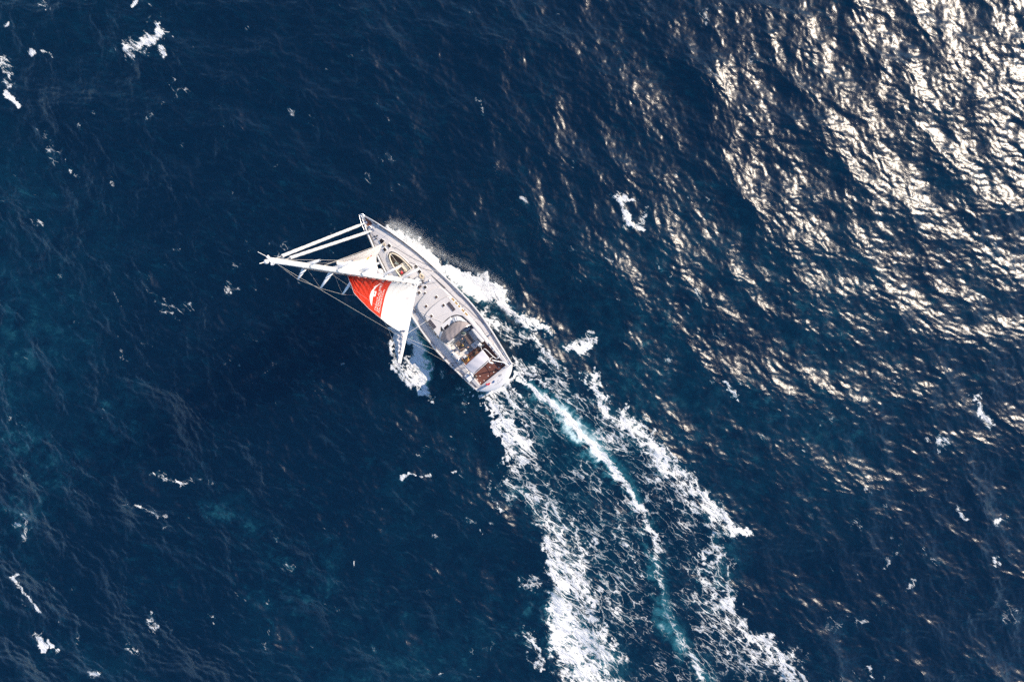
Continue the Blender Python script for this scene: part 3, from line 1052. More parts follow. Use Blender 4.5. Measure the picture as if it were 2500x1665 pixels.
# ---- hatches: frame and dark pane
def hatch(cx, cy, sx, sy, mat='smoked', zb=None, poly=None, raise_=0.05):
    z = (zb if zb is not None else deck_z(cx, cy))
    pts = poly or [(cx - sx / 2, cy - sy / 2), (cx + sx / 2, cy - sy / 2), (cx + sx / 2, cy + sy / 2), (cx - sx / 2, cy + sy / 2)]
    fr = MB().prism(pts, z - 0.05, z + raise_, inset=0.012).build('hatch', 'white_metal', yacht)
    n = len(pts)
    A = sum(pts[i][0] * pts[(i + 1) % n][1] - pts[(i + 1) % n][0] * pts[i][1] for i in range(n))
    ins = inset_poly(pts if A > 0 else list(reversed(pts)), 0.035)
    pane = MB().prism(ins, z + raise_ - 0.01, z + raise_ + 0.008).build('pane', mat, fr)
    mx = sum(p[0] for p in ins) / n
    my = sum(p[1] for p in ins) / n
    MB().box((mx - 0.0, my, z + raise_ + 0.016), (0.02, 0.09, 0.012)).build('handle', 'black_rubber', fr)
    return fr


trap = [z2(u, v, 2.15)[:2] for u, v in ((532, 642), (588, 590), (668, 648), (582, 728))]
hatch(trap[0][0], trap[0][1] * 0 + 0.3, 0, 0, poly=trap)
for u, v in ((745, 747), (657, 823)):
    p = z2(u, v, 2.1)
    hatch(p[0], p[1], 0.42, 0.36)
for u, v, w in ((1283, 1166, 0.36), (1352, 1268, 0.38)):
    p = z2(u, v, 2.0)
    hatch(p[0], p[1], 0.40, w)

# ---- coachroof in two tiers, the aft one with side windows
T1H, T2H = 0.17, 0.36
tier1 = [(-0.55, 0.55), (-0.35, 0.0), (-0.45, -0.7), (-0.75, -1.25), (-1.15, -1.62), (-1.7, -1.80), (-2.6, -1.90), (-4.2, -2.0), (-4.6, -1.98),
         (-4.6, 1.98), (-4.2, 2.0), (-2.6, 1.92), (-1.7, 1.82), (-1.15, 1.62), (-0.75, 1.22)]
tier1 = smooth_closed(tier1, 4)
sub = lambda poly: [p for p in poly]


def ring_roof(poly, zlow, zhigh, name, mat, hole=None, parent=yacht, inset=0.05):
    """a low house whose top is a fan-free grid clipped to its outline"""
    mb = MB()
    n = len(poly)
    A = sum(poly[i][0] * poly[(i + 1) % n][1] - poly[(i + 1) % n][0] * poly[i][1] for i in range(n))
    if A < 0:
        poly = list(reversed(poly))
    bm = bmesh.new()
    ins = inset_poly(poly, inset)
    ins2 = inset_poly(poly, inset * 0.35)
    rings = [[(x, y, zlow(x, y)) for x, y in poly], [(x, y, zhigh(x, y) - inset * 0.8) for x, y in poly],
             [(x, y, zhigh(x, y) - inset * 0.2) for x, y in ins2], [(x, y, zhigh(x, y)) for x, y in ins]]
    R_ = [[bm.verts.new(p) for p in r] for r in rings]
    for a, b in zip(R_[:-1], R_[1:]):
        for i in range(n):
            bm.faces.new((a[i], a[(i + 1) % n], b[(i + 1) % n], b[i]))
    f = bm.faces.new(R_[-1])
    me = bpy.data.meshes.new(name)
    bmesh.ops.triangulate(bm, faces=[f])
    bm.to_mesh(me)
    bm.free()
    me.materials.append(MATS[mat])
    o = bpy.data.objects.new(name, me)
    C.objects.link(o)
    o.parent = parent
    return o


# house around the cockpit mouth: tier outlines run round the open cockpit
t1z = lambda x, y: deck_z(-2.2, y * 0.6) + T1H - 0.01 * max(0, x + 0.5)
ring_roof(smooth_closed([(-1.50, 0.55), (-1.42, 0.0), (-1.50, -0.6), (-1.64, -1.12), (-1.86, -1.46), (-2.25, -1.62), (-2.9, -1.68), (-3.3, -1.69), (-3.3, 0.0), (-3.3, 1.74),
                         (-2.9, 1.73), (-2.25, 1.70), (-1.86, 1.52), (-1.64, 1.15)], 3), lambda x, y: sheer(x) - 0.05, t1z, 'coachroof', 'deck_paint', inset=0.07)
# upper tier: horseshoe from the curved front step to the cockpit arch, coamings run aft
t2z = lambda x, y: deck_z(-3.2, y * 0.55) + T2H - (0.035 * max(0, -x - 5.0))
front = [(-2.86 - 0.26 * (y / 1.7) ** 2 - (0.0 if abs(y) < 1.4 else 0.12 * (abs(y) - 1.4) / 0.3), y) for y in np.linspace(-1.66, 1.66, 15)]
def resample(path, n_):
    P = np.array(path, float)
    d = np.concatenate([[0], np.cumsum(np.hypot(*np.diff(P, axis=0).T))])
    t = np.linspace(0, d[-1], n_)
    return [(float(np.interp(q, d, P[:, 0])), float(np.interp(q, d, P[:, 1]))) for q in t]


port_out = [(-9.0, 1.90), (-7.6, 1.95), (-6.0, 1.94), (-4.6, 1.86), (-3.6, 1.80)]
star_out = [(-3.6, -1.80), (-4.6, -1.86), (-6.0, -1.94), (-7.6, -1.95), (-9.0, -1.92), (-10.8, -1.86)]
front_out = [(-3.6, 1.80)] + list(reversed(front)) + [(-3.6, -1.80)]
port_in = [(-9.0, 1.56), (-6.3, 1.58), (-5.5, 1.46)]
star_in = [(-5.5, -1.46), (-6.3, -1.58), (-9.0, -1.56), (-10.8, -1.58)]
front_in = smooth_open([(-5.5, 1.46), (-5.02, 1.05), (-4.80, 0.55), (-4.74, 0.0), (-4.80, -0.55), (-5.02, -1.05), (-5.5, -1.46)], 4)
po = resample(port_out, 22)[:-1] + resample(front_out, 40)[:-1] + resample(star_out, 26)
pi_ = resample(port_in, 22)[:-1] + resample(front_in, 40)[:-1] + resample(star_in, 26)
rows = []
for k, ((xo, yo), (xi, yi)) in enumerate(zip(po, pi_)):
    sl = 0.18 if abs(yo) > 1.6 else 0.05           # sides slope inwards, the front is a small step
    wd_ = math.hypot(xi - xo, yi - yo)
    sl = min(sl, wd_ * 0.35)
    ux, uy = (xi - xo) / wd_, (yi - yo) / wd_
    if abs(yo) > 1.6:
        ux, uy = 0.0, -math.copysign(1, yo)
    tx, ty = xo + ux * sl, yo + uy * sl
    row = [(xo, yo, sheer(xo) - 0.05), (xo, yo, max(sheer(xo) + 0.03, t2z(xo, yo) - (0.26 if sl > 0.06 else 0.05))), (tx, ty, t2z(tx, ty))]
    for m_ in (0.25, 0.5, 0.75):
        qx, qy = tx + (xi - tx) * m_, ty + (yi - ty) * m_
        row.append((qx, qy, t2z(qx, qy)))
    row += [(xi, yi, t2z(xi, yi) - 0.012), (xi, yi, 0.9)]
    rows.append(row)
nr_ = len(rows[0])
dh = MB()
dh.add([p for r in rows for p in r], [(k * nr_ + m_, k * nr_ + m_ + 1, (k + 1) * nr_ + m_ + 1, (k + 1) * nr_ + m_) for k in range(len(rows) - 1) for m_ in range(nr_ - 1)]
       + [tuple(range(nr_)), tuple(reversed(range((len(rows) - 1) * nr_, len(rows) * nr_)))])
dh.build('deckhouse', 'deck_cream', yacht)
# curved non-slip step line in front of the upper tier
MB().tube([(x + 0.03, y, t1z(x, y) + 0.02) for x, y in front[1:-1]], 0.03, 6).build('step_trim', 'grey_paint', yacht)

# side windows let into the deckhouse, five to starboard and five to port
for s in (-1, 1):
    for k in range(5):
        x0 = -3.42 - k * 0.49
        x1 = x0 - (0.44 if k != 2 else 0.30)
        def side(x, e):
            # point on the sloping deckhouse side, e = 0 at its foot and 1 at its top
            yo = float(np.interp(-x, [3.6, 4.6, 6.0], [1.80, 1.86, 1.94]))
            return (x, s * (yo - 0.18 * e), t2z(x, yo - 0.18 * e) - 0.26 * (1 - e))
        q = [side(x0, 0.08), side(x1, 0.08), side(x1, 0.95), side(x0, 0.95)]
        cen = sum((Vector(p) for p in q), Vector()) / 4
        nrm = (Vector(q[1]) - Vector(q[0])).cross(Vector(q[3]) - Vector(q[0])).normalized() * 0.03
        if nrm.z < 0:
            nrm = -nrm
        vs = [Vector(p) - nrm for p in q] + [Vector(p) + nrm * 0.4 for p in q]
        fr = MB().add(vs, [(0, 1, 2, 3), (4, 7, 6, 5), (0, 4, 5, 1), (1, 5, 6, 2), (2, 6, 7, 3), (3, 7, 4, 0)]).build('window', 'gelcoat', yacht)
        vs = [cen + (Vector(p) - cen) * 0.88 + nrm * 0.2 for p in q] + [cen + (Vector(p) - cen) * 0.88 + nrm * 0.62 for p in q]
        MB().add(vs, [(0, 1, 2, 3), (4, 7, 6, 5), (0, 4, 5, 1), (1, 5, 6, 2), (2, 6, 7, 3), (3, 7, 4, 0)]).build('pane', 'amber_glass', fr)

for u, v, mt in ((500, 533, 'smoked'), (370, 652, 'smoked_brown')):
    p = z3(u, v, 2.0)
    hatch(p[0], p[1], 0.36, 0.36, mt, zb=max(deck_z(p[0], p[1]), t1z(p[0], p[1]) if p[0] < -1.5 else 0))
p = z3(495, 665, 2.05)
hatch(p[0], p[1], 0.34, 0.28, 'smoked_brown', zb=t1z(p[0], p[1]) if p[0] < -1.55 else None)
for u, v in ((738, 743), (522, 940)):
    p = z3(u, v, 2.1)
    hatch(p[0], p[1], 0.33, 0.33, 'smoked_brown', zb=t1z(p[0], p[1]), raise_=0.04)
for u, v in ((890, 920), (632, 1150)):
    p = z3(u, v, 2.3)
    hatch(p[0], p[1], 0.32, 0.32, 'smoked_brown', zb=t2z(p[0], p[1]), raise_=0.04)


# ---- solar panels with their cells
def solar(px_, py_):
    p = z3(px_, py_, 2.3)
    z = t2z(p[0], p[1])
    pan = MB().box((p[0], p[1], z + 0.02), (1.02, 0.42, 0.03)).build('solar_panel', 'ink_grey', yacht, bevel=0.004)
    cells = MB()
    for i in range(9):
        for j in range(3):
            cells.box((p[0] - 0.445 + i * 0.111, p[1] - 0.125 + j * 0.125, z + 0.037), (0.099, 0.112, 0.006))
    cells.build('solar_cells', 'solar_cell', pan)['kind'] = 'stuff'


solar(1052, 946)
solar(644, 1322)

# ---- black sheet tracks beside the coachroof, deck lines, winches
for s in (1, -1):
    a, b = z3(600, 255, 1.9), z3(930, 552, 1.9)
    MB().box(((a[0] + b[0]) / 2, s * 1.93 if s > 0 else (a[1] + b[1]) / 2, deck_z(-1, 1.95) + 0.03), (abs(a[0] - b[0]) + 0.05, 0.07, 0.05), math.atan2(b[1] - a[1], b[0] - a[0]) * (1 if s < 0 else -1)).build('sheet_track', 'black_rubber', yacht)


def winch(x, y, z, r=0.11, mat='steel'):
    w = MB().lathe((x, y, z), [(r * 1.15, 0), (r * 1.15, 0.05), (r * 0.8, 0.08), (r * 0.75, 0.16), (r, 0.20), (r, 0.23), (r * 0.3, 0.24)], 16).build('winch', mat, yacht)
    MB().lathe((x, y, z), [(r * 0.83, 0.085), (r * 0.92, 0.10), (r * 0.92, 0.15), (r * 0.82, 0.165)], 14).build('rope_turns', 'rope_white', w)
    return w


p = z3(578, 400, 1.95)
winch(p[0], p[1], deck_z(p[0], p[1]))
winch(p[0], -p[1], deck_z(p[0], p[1]))
for u, v in ((930, 270), (1010, 368), (1080, 450)):
    p = zs_(u, v, 2.15)
    winch(p[0], -1.72, t2z(p[0], 1.6) - 0.02, 0.12)
for dx_ in (0.0, 0.8):
    winch(-8.6 + dx_, 1.77, t2z(-8, 1.7) - 0.02, 0.12)
for u, v in ((1200, 828), (1252, 888), (1302, 950), (1355, 1012)):
    p = z3(u, v, 1.8)
    MB().lathe((p[0], p[1], deck_z(p[0], p[1])), [(0.06, 0), (0.06, 0.05), (0.035, 0.08), (0.05, 0.13), (0.01, 0.14)], 10).build('deck_block', 'grey_paint', yacht)
    MB().lathe((p[0], -p[1], deck_z(p[0], p[1])), [(0.06, 0), (0.06, 0.05), (0.035, 0.08), (0.05, 0.13), (0.01, 0.14)], 10).build('deck_block', 'grey_paint', yacht)


def surf_z(x, y):
    if -3.1 < x < -1.5 and abs(y) < 1.66:
        return max(t1z(x, y), deck_z(x, y))
    if -4.75 < x <= -2.9 and abs(y) < 1.8:
        return t2z(x, y)
    return deck_z(x, y)


def deck_rope(pts, mat='rope_dark', r=0.012, name='deck_line', zadd=0.015):
    P = smooth_open([(p[0], p[1]) for p in pts], 6)
    MB().tube([(x, y, surf_z(x, y) + r + zadd) for x, y in P], r, 5).build(name, mat, yacht)


deck_rope([z2(800, 765), z2(900, 800), z2(1150, 955), z2(1400, 1080), z2(1620, 1180), z2(1700, 1250)])
deck_rope([z2(1070, 1060), z2(1250, 1110), z2(1420, 1200), z2(1600, 1250)])
deck_rope([z2(370, 510), z2(420, 620), z2(470, 700), z2(545, 725)])
deck_rope([z2(400, 470), z2(445, 560), z2(530, 630)], r=0.008)
deck_rope([z3(680, 190), z3(850, 330), z3(1000, 480), z3(1200, 700), z3(1390, 840), z3(1560, 1080), z3(1740, 1330)])
deck_rope([z3(930, 560), z3(1100, 730), z3(1250, 870), z3(1400, 990), z3(1560, 1150), z3(1742, 1300)])
deck_rope([z3(490, 300), z3(490, 460), z3(640, 450), z3(750, 425)], r=0.009)
deck_rope([z3(240, 900), z3(340, 1080), z3(470, 1230), z3(560, 1400), z3(680, 1568)])
deck_rope([z3(330, 1030), z3(520, 1110), z3(640, 1180), z3(800, 1240), z3(940, 1310)], 'rope_white', 0.012)
deck_rope([z3(650, 1225), z3(830, 1140), z3(1030, 1075)], 'rope_white', 0.012)
deck_rope([za(0, 890, 1.8), za(120, 1010, 1.8), za(260, 1180, 1.8), za(420, 1330, 1.8), za(560, 1500, 1.8)])
deck_rope([za(0, 500, 1.8), za(220, 760, 1.8), za(420, 1080, 1.8), za(620, 1300, 1.8), za(760, 1480, 1.8)], 'rope_white')
deck_rope([za(1330, 300, 1.8), za(1500, 480, 1.8), za(1600, 650, 1.8), za(1689, 780, 1.8)])
deck_rope([zs_(950, 0, 1.7), zs_(990, 120, 1.7), zs_(1000, 260, 1.7), zs_(1040, 320, 1.7)], r=0.009)
deck_rope([zs_(0, 500, 1.7), zs_(120, 660, 1.7), zs_(230, 800, 1.7), zs_(430, 930, 1.7)], r=0.012)
deck_rope([zs_(30, 690, 1.7), zs_(190, 700, 1.7), zs_(330, 740, 1.7)], r=0.010)

# ---- mast step area: dark fittings
for u, v, s in ((1050, 1150, 0.2), (1190, 1118, 0.16), (1205, 1182, 0.16), (1110, 1215, 0.14), (940, 1075, 0.12), (770, 1005, 0.14), (630, 1035, 0.13)):
    p = zm(u, v, 2.05)
    z = deck_z(p[0], p[1])
    MB().box((p[0], p[1], z + 0.05), (s, s * 0.7, 0.1), 0.3).box((p[0] + 0.03, p[1], z + 0.11), (s * 0.5, s * 0.4, 0.05), 0.3).build('rope_clutch', 'black_rubber', yacht, bevel=0.01)
p = zm(1080, 1290, 2.05)
MB().prism([(p[0] - 0.2, p[1] - 0.17), (p[0] + 0.2, p[1] - 0.17), (p[0] + 0.2, p[1] + 0.17), (p[0] - 0.2, p[1] + 0.17)], deck_z(p[0], p[1]) - 0.02, deck_z(p[0], p[1]) + 0.06, 0.02).build('vent_box', 'teak_grey', yacht)

# ---- dinghy well: walls, floor, coaming
WF = 1.25
mb = MB()
n = len(WELL)
wl_ = smooth_closed(WELL, 4)
n = len(wl_)
out = inset_poly(list(reversed(wl_)), -0.06) if False else wl_
mb.add([(x, y, WF) for x, y in wl_] + [(x, y, deck_z(x, y) + 0.02) for x, y in wl_], [(i, n + i, n + (i + 1) % n, (i + 1) % n) for i in range(n)] + [tuple(range(n))])
mb.build('dinghy_well', 'dinghy_dark', yacht)
mb = MB()
A = sum(wl_[i][0] * wl_[(i + 1) % n][1] - wl_[(i + 1) % n][0] * wl_[i][1] for i in range(n))
ccw = wl_ if A > 0 else list(reversed(wl_))
wo = inset_poly(ccw, -0.10)
mb.add([(x, y, deck_z(x, y) - 0.02) for x, y in wo] + [(x, y, deck_z(x, y) + 0.07) for x, y in wo] + [(x, y, deck_z(x, y) + 0.07) for x, y in ccw] + [(x, y, deck_z(x, y) - 0.05) for x, y in ccw],
       [(k * n + i, k * n + (i + 1) % n, (k + 1) * n + (i + 1) % n, (k + 1) * n + i) for k in range(3) for i in range(n)])
mb.build('well_coaming', 'deck_cream', yacht, bevel=0.01)
# aft cover plate of the well and loose dark trim
# ---- cockpit: floor, walls, benches, tables
PF = 0.95
mb = MB()
pit = smooth_closed(PIT[:7], 1) + PIT[7:]
pit = PIT
n = len(pit)
A = sum(pit[i][0] * pit[(i + 1) % n][1] - pit[(i + 1) % n][0] * pit[i][1] for i in range(n))
ccw = pit if A > 0 else list(reversed(pit))
big = inset_poly(ccw, -0.03)
mb.add([(x, y, PF) for x, y in big] + [(x, y, deck_z(x, y) + 0.03) for x, y in big], [(i, n + i, n + (i + 1) % n, (i + 1) % n) for i in range(n)])
mb.build('cockpit_wall', 'gelcoat', yacht)
fl = [p for p in ccw]
MB().prism([(-4.65, -1.6), (-8.72, -1.6), (-8.72, 1.6), (-4.65, 1.6)], PF - 0.06, PF).build('cockpit_floor', 'cockpit_grey', yacht)

# measured seats and tables
SEAT_H, TAB_H = 1.45, 1.62


def quad(zf, pts, h):
    return [zf(u, v, h)[:2] for u, v in pts]


def block(name, pts, z0, z1, mat, inset=0.04, parent=yacht):
    return MB().prism(pts, z0, z1, inset).build(name, mat, parent)


sofa_p = quad(za, [(575, 1065), (712, 962), (915, 1198), (1030, 1105), (1135, 1200), (1122, 1262), (890, 1445)], 1.5)
block('settee', sofa_p, PF - 0.02, 1.5, 'cushion', 0.06)
sofa_s = quad(za, [(1185, 992), (1385, 828), (1515, 928), (1302, 1122)], 1.5)
block('settee', sofa_s, PF - 0.02, 1.5, 'cushion', 0.06)
sofa_s2 = quad(za, [(1120, 620), (1215, 548), (1395, 770), (1385, 828), (1290, 880)], 1.45)
block('bench', sofa_s2, PF - 0.02, 1.42, 'cushion', 0.05)
back_s = quad(za, [(1205, 545), (1290, 475), (1590, 850), (1590, 890), (1520, 925), (1395, 800)], 2.0)
block('seat_back', back_s, 1.2, 2.02, 'cushion', 0.10)
back_p = quad(za, [(560, 1080), (600, 1040), (905, 1420), (880, 1460)], 1.75)
block('seat_back', back_p, 1.2, 1.78, 'cushion', 0.05)
tab_s = quad(za, [(995, 735), (1098, 640), (1285, 880), (1160, 975)], TAB_H)
tab_p = quad(za, [(745, 940), (838, 868), (1025, 1100), (920, 1198)], TAB_H)
for tp in (tab_s, tab_p):
    t_ = block('cockpit_table', tp, TAB_H - 0.05, TAB_H, 'teak_grey', 0.01)
    cx = sum(p[0] for p in tp) / 4
    cy = sum(p[1] for p in tp) / 4
    MB().tube([(cx + 0.4, cy, PF), (cx + 0.4, cy, TAB_H - 0.05)], 0.05, 10).build('leg', 'steel', t_)
    MB().tube([(cx - 0.4, cy, PF), (cx - 0.4, cy, TAB_H - 0.05)], 0.05, 10).build('leg', 'steel', t_)
for u, v in ((1318, 995), (738, 1152)):
    p = za(u, v, 1.5)
    MB().lathe((p[0], p[1], 1.49), [(0.09, 0), (0.10, 0.02), (0.05, 0.05), (0.02, 0.05)], 12).build('cushion_knob', 'grey_paint', yacht)
p = za(855, 1275, 1.52)
MB().box((p[0], p[1], 1.52), (0.09, 0.26, 0.04)).build('seat_handle', 'grey_paint', yacht, bevel=0.01)

# companionway: sliding hatch, dark opening, steps down behind the hood
cb = quad(za, [(300, 400), (590, 165), (690, 330), (520, 470), (330, 560)], 2.05)
block('companionway_garage', quad(za, [(365, 520), (600, 350), (680, 335), (520, 480), (400, 580)], 2.1), PF, 1.75, 'gelcoat', 0.02)
block('sliding_hatch', quad(za, [(300, 420), (600, 175), (690, 330), (390, 545)], 2.1), 1.75, 2.1, 'gelcoat', 0.04)
block('companionway', quad(za, [(398, 490), (518, 380), (558, 432), (440, 540)], 2.12), 2.05, 2.112, 'smoked', 0.005)
block('hatch_runner', quad(za, [(590, 388), (672, 318), (682, 332), (602, 400)], 2.12), 2.05, 2.125, 'smoked', 0.004)
# folded clear side curtain in front of the hood
cu = [za(610, 190, 1.9), za(700, 130, 1.9), za(800, 110, 1.9), za(900, 150, 1.9), za(1000, 230, 1.9), za(1100, 310, 1.9)]
cl = [za(700, 330, 2.35), za(760, 300, 2.45), za(830, 285, 2.5), za(900, 280, 2.5), za(960, 290, 2.5), za(1060, 320, 2.4)]


def strip(a, b, nu, nv, wob):
    A_ = smooth_open(a, 6)
    B_ = smooth_open(b, 6)

    def fn(u, v):
        i = u * (len(A_) - 1)
        k = min(int(i), len(A_) - 2)
        f = i - k
        p = Vector(A_[k]).lerp(Vector(A_[k + 1]), f)
        q = Vector(B_[k]).lerp(Vector(B_[k + 1]), f)
        r = p.lerp(q, v)
        r.z += wob * math.sin(v * math.pi) * (0.6 + math.sin(u * 38) * 0.5 + math.sin(u * 61 + 1) * 0.3)
        return tuple(r)
    return MB().grid(fn, nu, nv)


strip(cu, cl, 60, 8, 0.05).build('clear_curtain', 'clear_plastic', yacht, smooth=True, thick=0.006)
cu2 = [za(215, 600, 1.9), za(230, 700, 1.9), za(270, 800, 1.9), za(330, 880, 1.9)]
cl2 = [za(390, 585, 2.3), za(345, 680, 2.3), za(318, 760, 2.3), za(335, 850, 2.3)]
strip(cu2, cl2, 40, 6, 0.03).build('clear_curtain', 'clear_plastic', yacht, smooth=True, thick=0.006)

# grey spray hood: arched cloth between front arc and aft bow
HF = [(305, 860), (310, 780), (345, 690), (420, 580), (560, 455), (700, 335), (820, 288), (950, 275), (1060, 305), (1185, 395)]
HA = [(470, 965), (500, 935), (560, 890), (640, 830), (700, 785), (770, 715), (850, 635), (930, 545), (1040, 465), (1190, 400)]
hood_n = len(HF)


def hood_fn(u, v):
    i = u * (hood_n - 1)
    k = min(int(i), hood_n - 2)
    f = i - k
    s = 2 * u - 1
    hf = 2.28 + 0.22 * (1 - s ** 4)
    ha = 2.28 + 0.62 * (1 - s ** 4)
    a = Vector(za(HF[k][0] + (HF[k + 1][0] - HF[k][0]) * f, HF[k][1] + (HF[k + 1][1] - HF[k][1]) * f, hf - 0.15))
    b = Vector(za(HA[k][0] + (HA[k + 1][0] - HA[k][0]) * f, HA[k][1] + (HA[k + 1][1] - HA[k][1]) * f, ha))
    r = a.lerp(b, v)
    r.z += 0.26 * math.sin(v * math.pi) * (1 - s ** 6) + 0.012 * math.sin(u * 40 + v * 5) + 0.010 * math.sin(v * 23 + u * 9)
    return tuple(r)


hood = MB().grid(hood_fn, 48, 20).build('spray_hood', 'hood_cloth', yacht, smooth=True, thick=0.012)
MB().tube([hood_fn(u, 1.0) for u in np.linspace(0, 1, 30)], 0.02, 6).build('hood_bow', 'steel', hood)
for a, b in (((690, 795), (830, 665)), ((850, 650), (950, 552))):
    p, q = za(*a, 2.93), za(*b, 2.93)
    MB().tube([p, q], 0.032, 6).build('grab_rail', 'black_rubber', yacht)
block('instrument_pod', quad(za, [(475, 950), (650, 805), (690, 840), (540, 975)], 2.0), 1.2, 2.05, 'gelcoat', 0.03)
block('side_locker', quad(za, [(960, 560), (1160, 445), (1195, 505), (1130, 570), (1010, 610)], 1.6), PF, 1.55, 'cockpit_grey', 0.03)

# ---- aft deck in teak, with real planks
AD = 1.42
MB().prism([(-8.72, -1.62), (-12.05, -1.62), (-12.05, 1.62), (-8.72, 1.62)], AD - 0.12, AD - 0.012).build('deck_base', 'black_rubber', yacht)
npl = 24
plank = None
for k in range(npl):
    y = -1.62 + 3.24 * (k + 0.5) / npl
    if plank is None:
        plank = MB().box((0, 0, 0), (3.32, 3.24 / npl - 0.012, 0.03)).build('plank', 'teak_red', yacht)
        q = plank
    else:
        q = plank.copy()
        C.objects.link(q)
    q.location = (-10.385, y, AD)
MB().box((-8.72, 0, (PF + AD) / 2), (0.05, 3.24, AD - PF)).build('cockpit_step', 'gelcoat', yacht)
for u, v in ((1232, 633), (1135, 688), (1300, 720), (1236, 806), (1002, 800), (1103, 925), (958, 1020), (760, 1195), (690, 1112), (856, 1140), (750, 1025)):
    p = zs_(u, v, AD)
    MB().lathe((p[0], p[1], AD + 0.014), [(0.05, 0), (0.05, 0.015), (0.03, 0.03), (0.005, 0.032)], 10).build('deck_eye', 'white_metal', yacht)

# ---- stern: rounded reverse transom
STERN = [(-12.30, 2.26), (-12.62, 2.0), (-12.98, 1.55), (-13.25, 1.0), (-13.42, 0.45), (-13.47, 0.0), (-13.42, -0.45), (-13.25, -1.0), (-12.98, -1.55), (-12.62, -2.0), (-12.30, -2.26)]
so = smooth_open(STERN, 5)


def stern_fn(u, v):
    i = u * (len(so) - 1)
    k = min(int(i), len(so) - 2)
    f = i - k
    x = so[k][0] + (so[k + 1][0] - so[k][0]) * f
    y = so[k][1] + (so[k + 1][1] - so[k][1]) * f
    y0 = 2.24 * (1 - 2 * u)
    x0 = -12.04
    if v <= 1.0:
        t = v / 0.75
        if t <= 1:
            e = t
            z = sheer(-12.2) + 0.03 - 0.30 * e ** 2.2
            return (x0 + (x - x0) * e, y0 + (y - y0) * e, z)
        e = (v - 0.75) / 0.25
        return (x + 0.28 * e ** 1.5, y * (1 - 0.08 * e), sheer(-12.2) + 0.03 - 0.30 - 1.6 * e)


MB().grid(stern_fn, 50, 22).build('transom', 'gelcoat', yacht, smooth=True)


def on_stern(p):
    # height of the transom top at a plan position
    e = min(1.0, max(0.0, (-12.04 - p[0]) / 1.35))
    return sheer(-12.2) + 0.03 - 0.30 * e ** 2.2 * 1.0


def stern_mark(name, pts, mat):
    q = [zs_(u, v, 1.55) for u, v in pts]
    vs = [(p[0], p[1], on_stern(p) + 0.035) for p in q] + [(p[0], p[1], on_stern(p) + 0.015) for p in q]
    n_ = len(q)
    fs = [tuple(range(n_)), tuple(reversed(range(n_, 2 * n_)))] + [(i, (i + 1) % n_, n_ + (i + 1) % n_, n_ + i) for i in range(n_)]
    MB().add(vs, fs).build(name, mat, yacht)


stern_mark('blue_emblem', [(1055, 1185), (1095, 1140), (1128, 1135), (1122, 1185), (1085, 1205)], 'blue_paint')
stern_mark('stern_plate', [(1232, 1015), (1255, 980), (1308, 970), (1305, 1010), (1262, 1038)], 'grey_paint')
for pts in ([(1135, 1255), (1165, 1225), (1185, 1235), (1215, 1190), (1230, 1215), (1262, 1160), (1275, 1180)], [(1200, 1170), (1228, 1130), (1205, 1125)], [(1285, 1150), (1310, 1115), (1330, 1095), (1325, 1110)]):
    q = smooth_open([zs_(u, v, 1.5)[:2] for u, v in pts], 5)
    MB().tube([(x, y, on_stern((x, y)) + 0.022) for x, y in q], 0.012, 4).build('name_lettering', 'ink_grey', yacht)

# ---- side deck lockers aft, pushpit rails, gantry struts
for s in (1, -1):
    y = s * 1.92
    MB().prism([(-9.6, s * 1.66), (-11.95, s * 1.66), (-11.95, s * 2.0), (-9.6, s * 2.12)], AD - 0.1, lambda x, y: deck_z(x, y) + 0.16, 0.03).build('side_locker', 'deck_paint', yacht)
    MB().tube(smooth_open([(-10.4, s * 2.38, 1.8), (-10.5, s * 2.36, 2.45), (-11.9, s * 2.16, 2.5), (-12.25, s * 2.05, 2.48), (-12.3, s * 1.98, 1.75)], 5), 0.02, 6).build('pushpit_rail', 'steel', yacht)
for u0, v0, u1, v1 in ((480, 1190, 640, 1400), (600, 1250, 700, 1320)):
    a, b = zs_(u0, v0, 1.8), zs_(u1, v1, 1.8)
    MB().tube([(a[0], a[1], deck_z(a[0], a[1]) + 0.19), (b[0], b[1], deck_z(b[0], b[1]) + 0.19)], 0.015, 5).build('locker_trim', 'black_rubber', yacht)
# starboard strut from the awning to the quarter
pts = [zs_(1050, 615, 3.2), zs_(1200, 650, 2.9), zs_(1370, 685, 2.4), zs_(1485, 755, 1.9)]
MB().tube(smooth_open(pts, 5), 0.045, 8).build('stern_strut', 'white_metal', yacht, smooth=True)
MB().tube([zs_(1385, 700, 2.0), zs_(1440, 775, 1.9)], 0.05, 8).build('stern_strut', 'white_metal', yacht, smooth=True)

# ---- awning over the helm
BH = 3.75
bc = [zs_(u, v, BH) for u, v in ((822, 352), (1003, 582), (570, 968), (362, 775))]


def aw_fn(u, v):
    a = Vector(bc[0]).lerp(Vector(bc[3]), u)
    b = Vector(bc[1]).lerp(Vector(bc[2]), u)
    r = a.lerp(b, v)
    r.z += 0.14 * math.sin(u * math.pi) + 0.05 * math.sin(v * math.pi) + 0.008 * math.sin(u * 18 + 3 * v)
    return tuple(r)


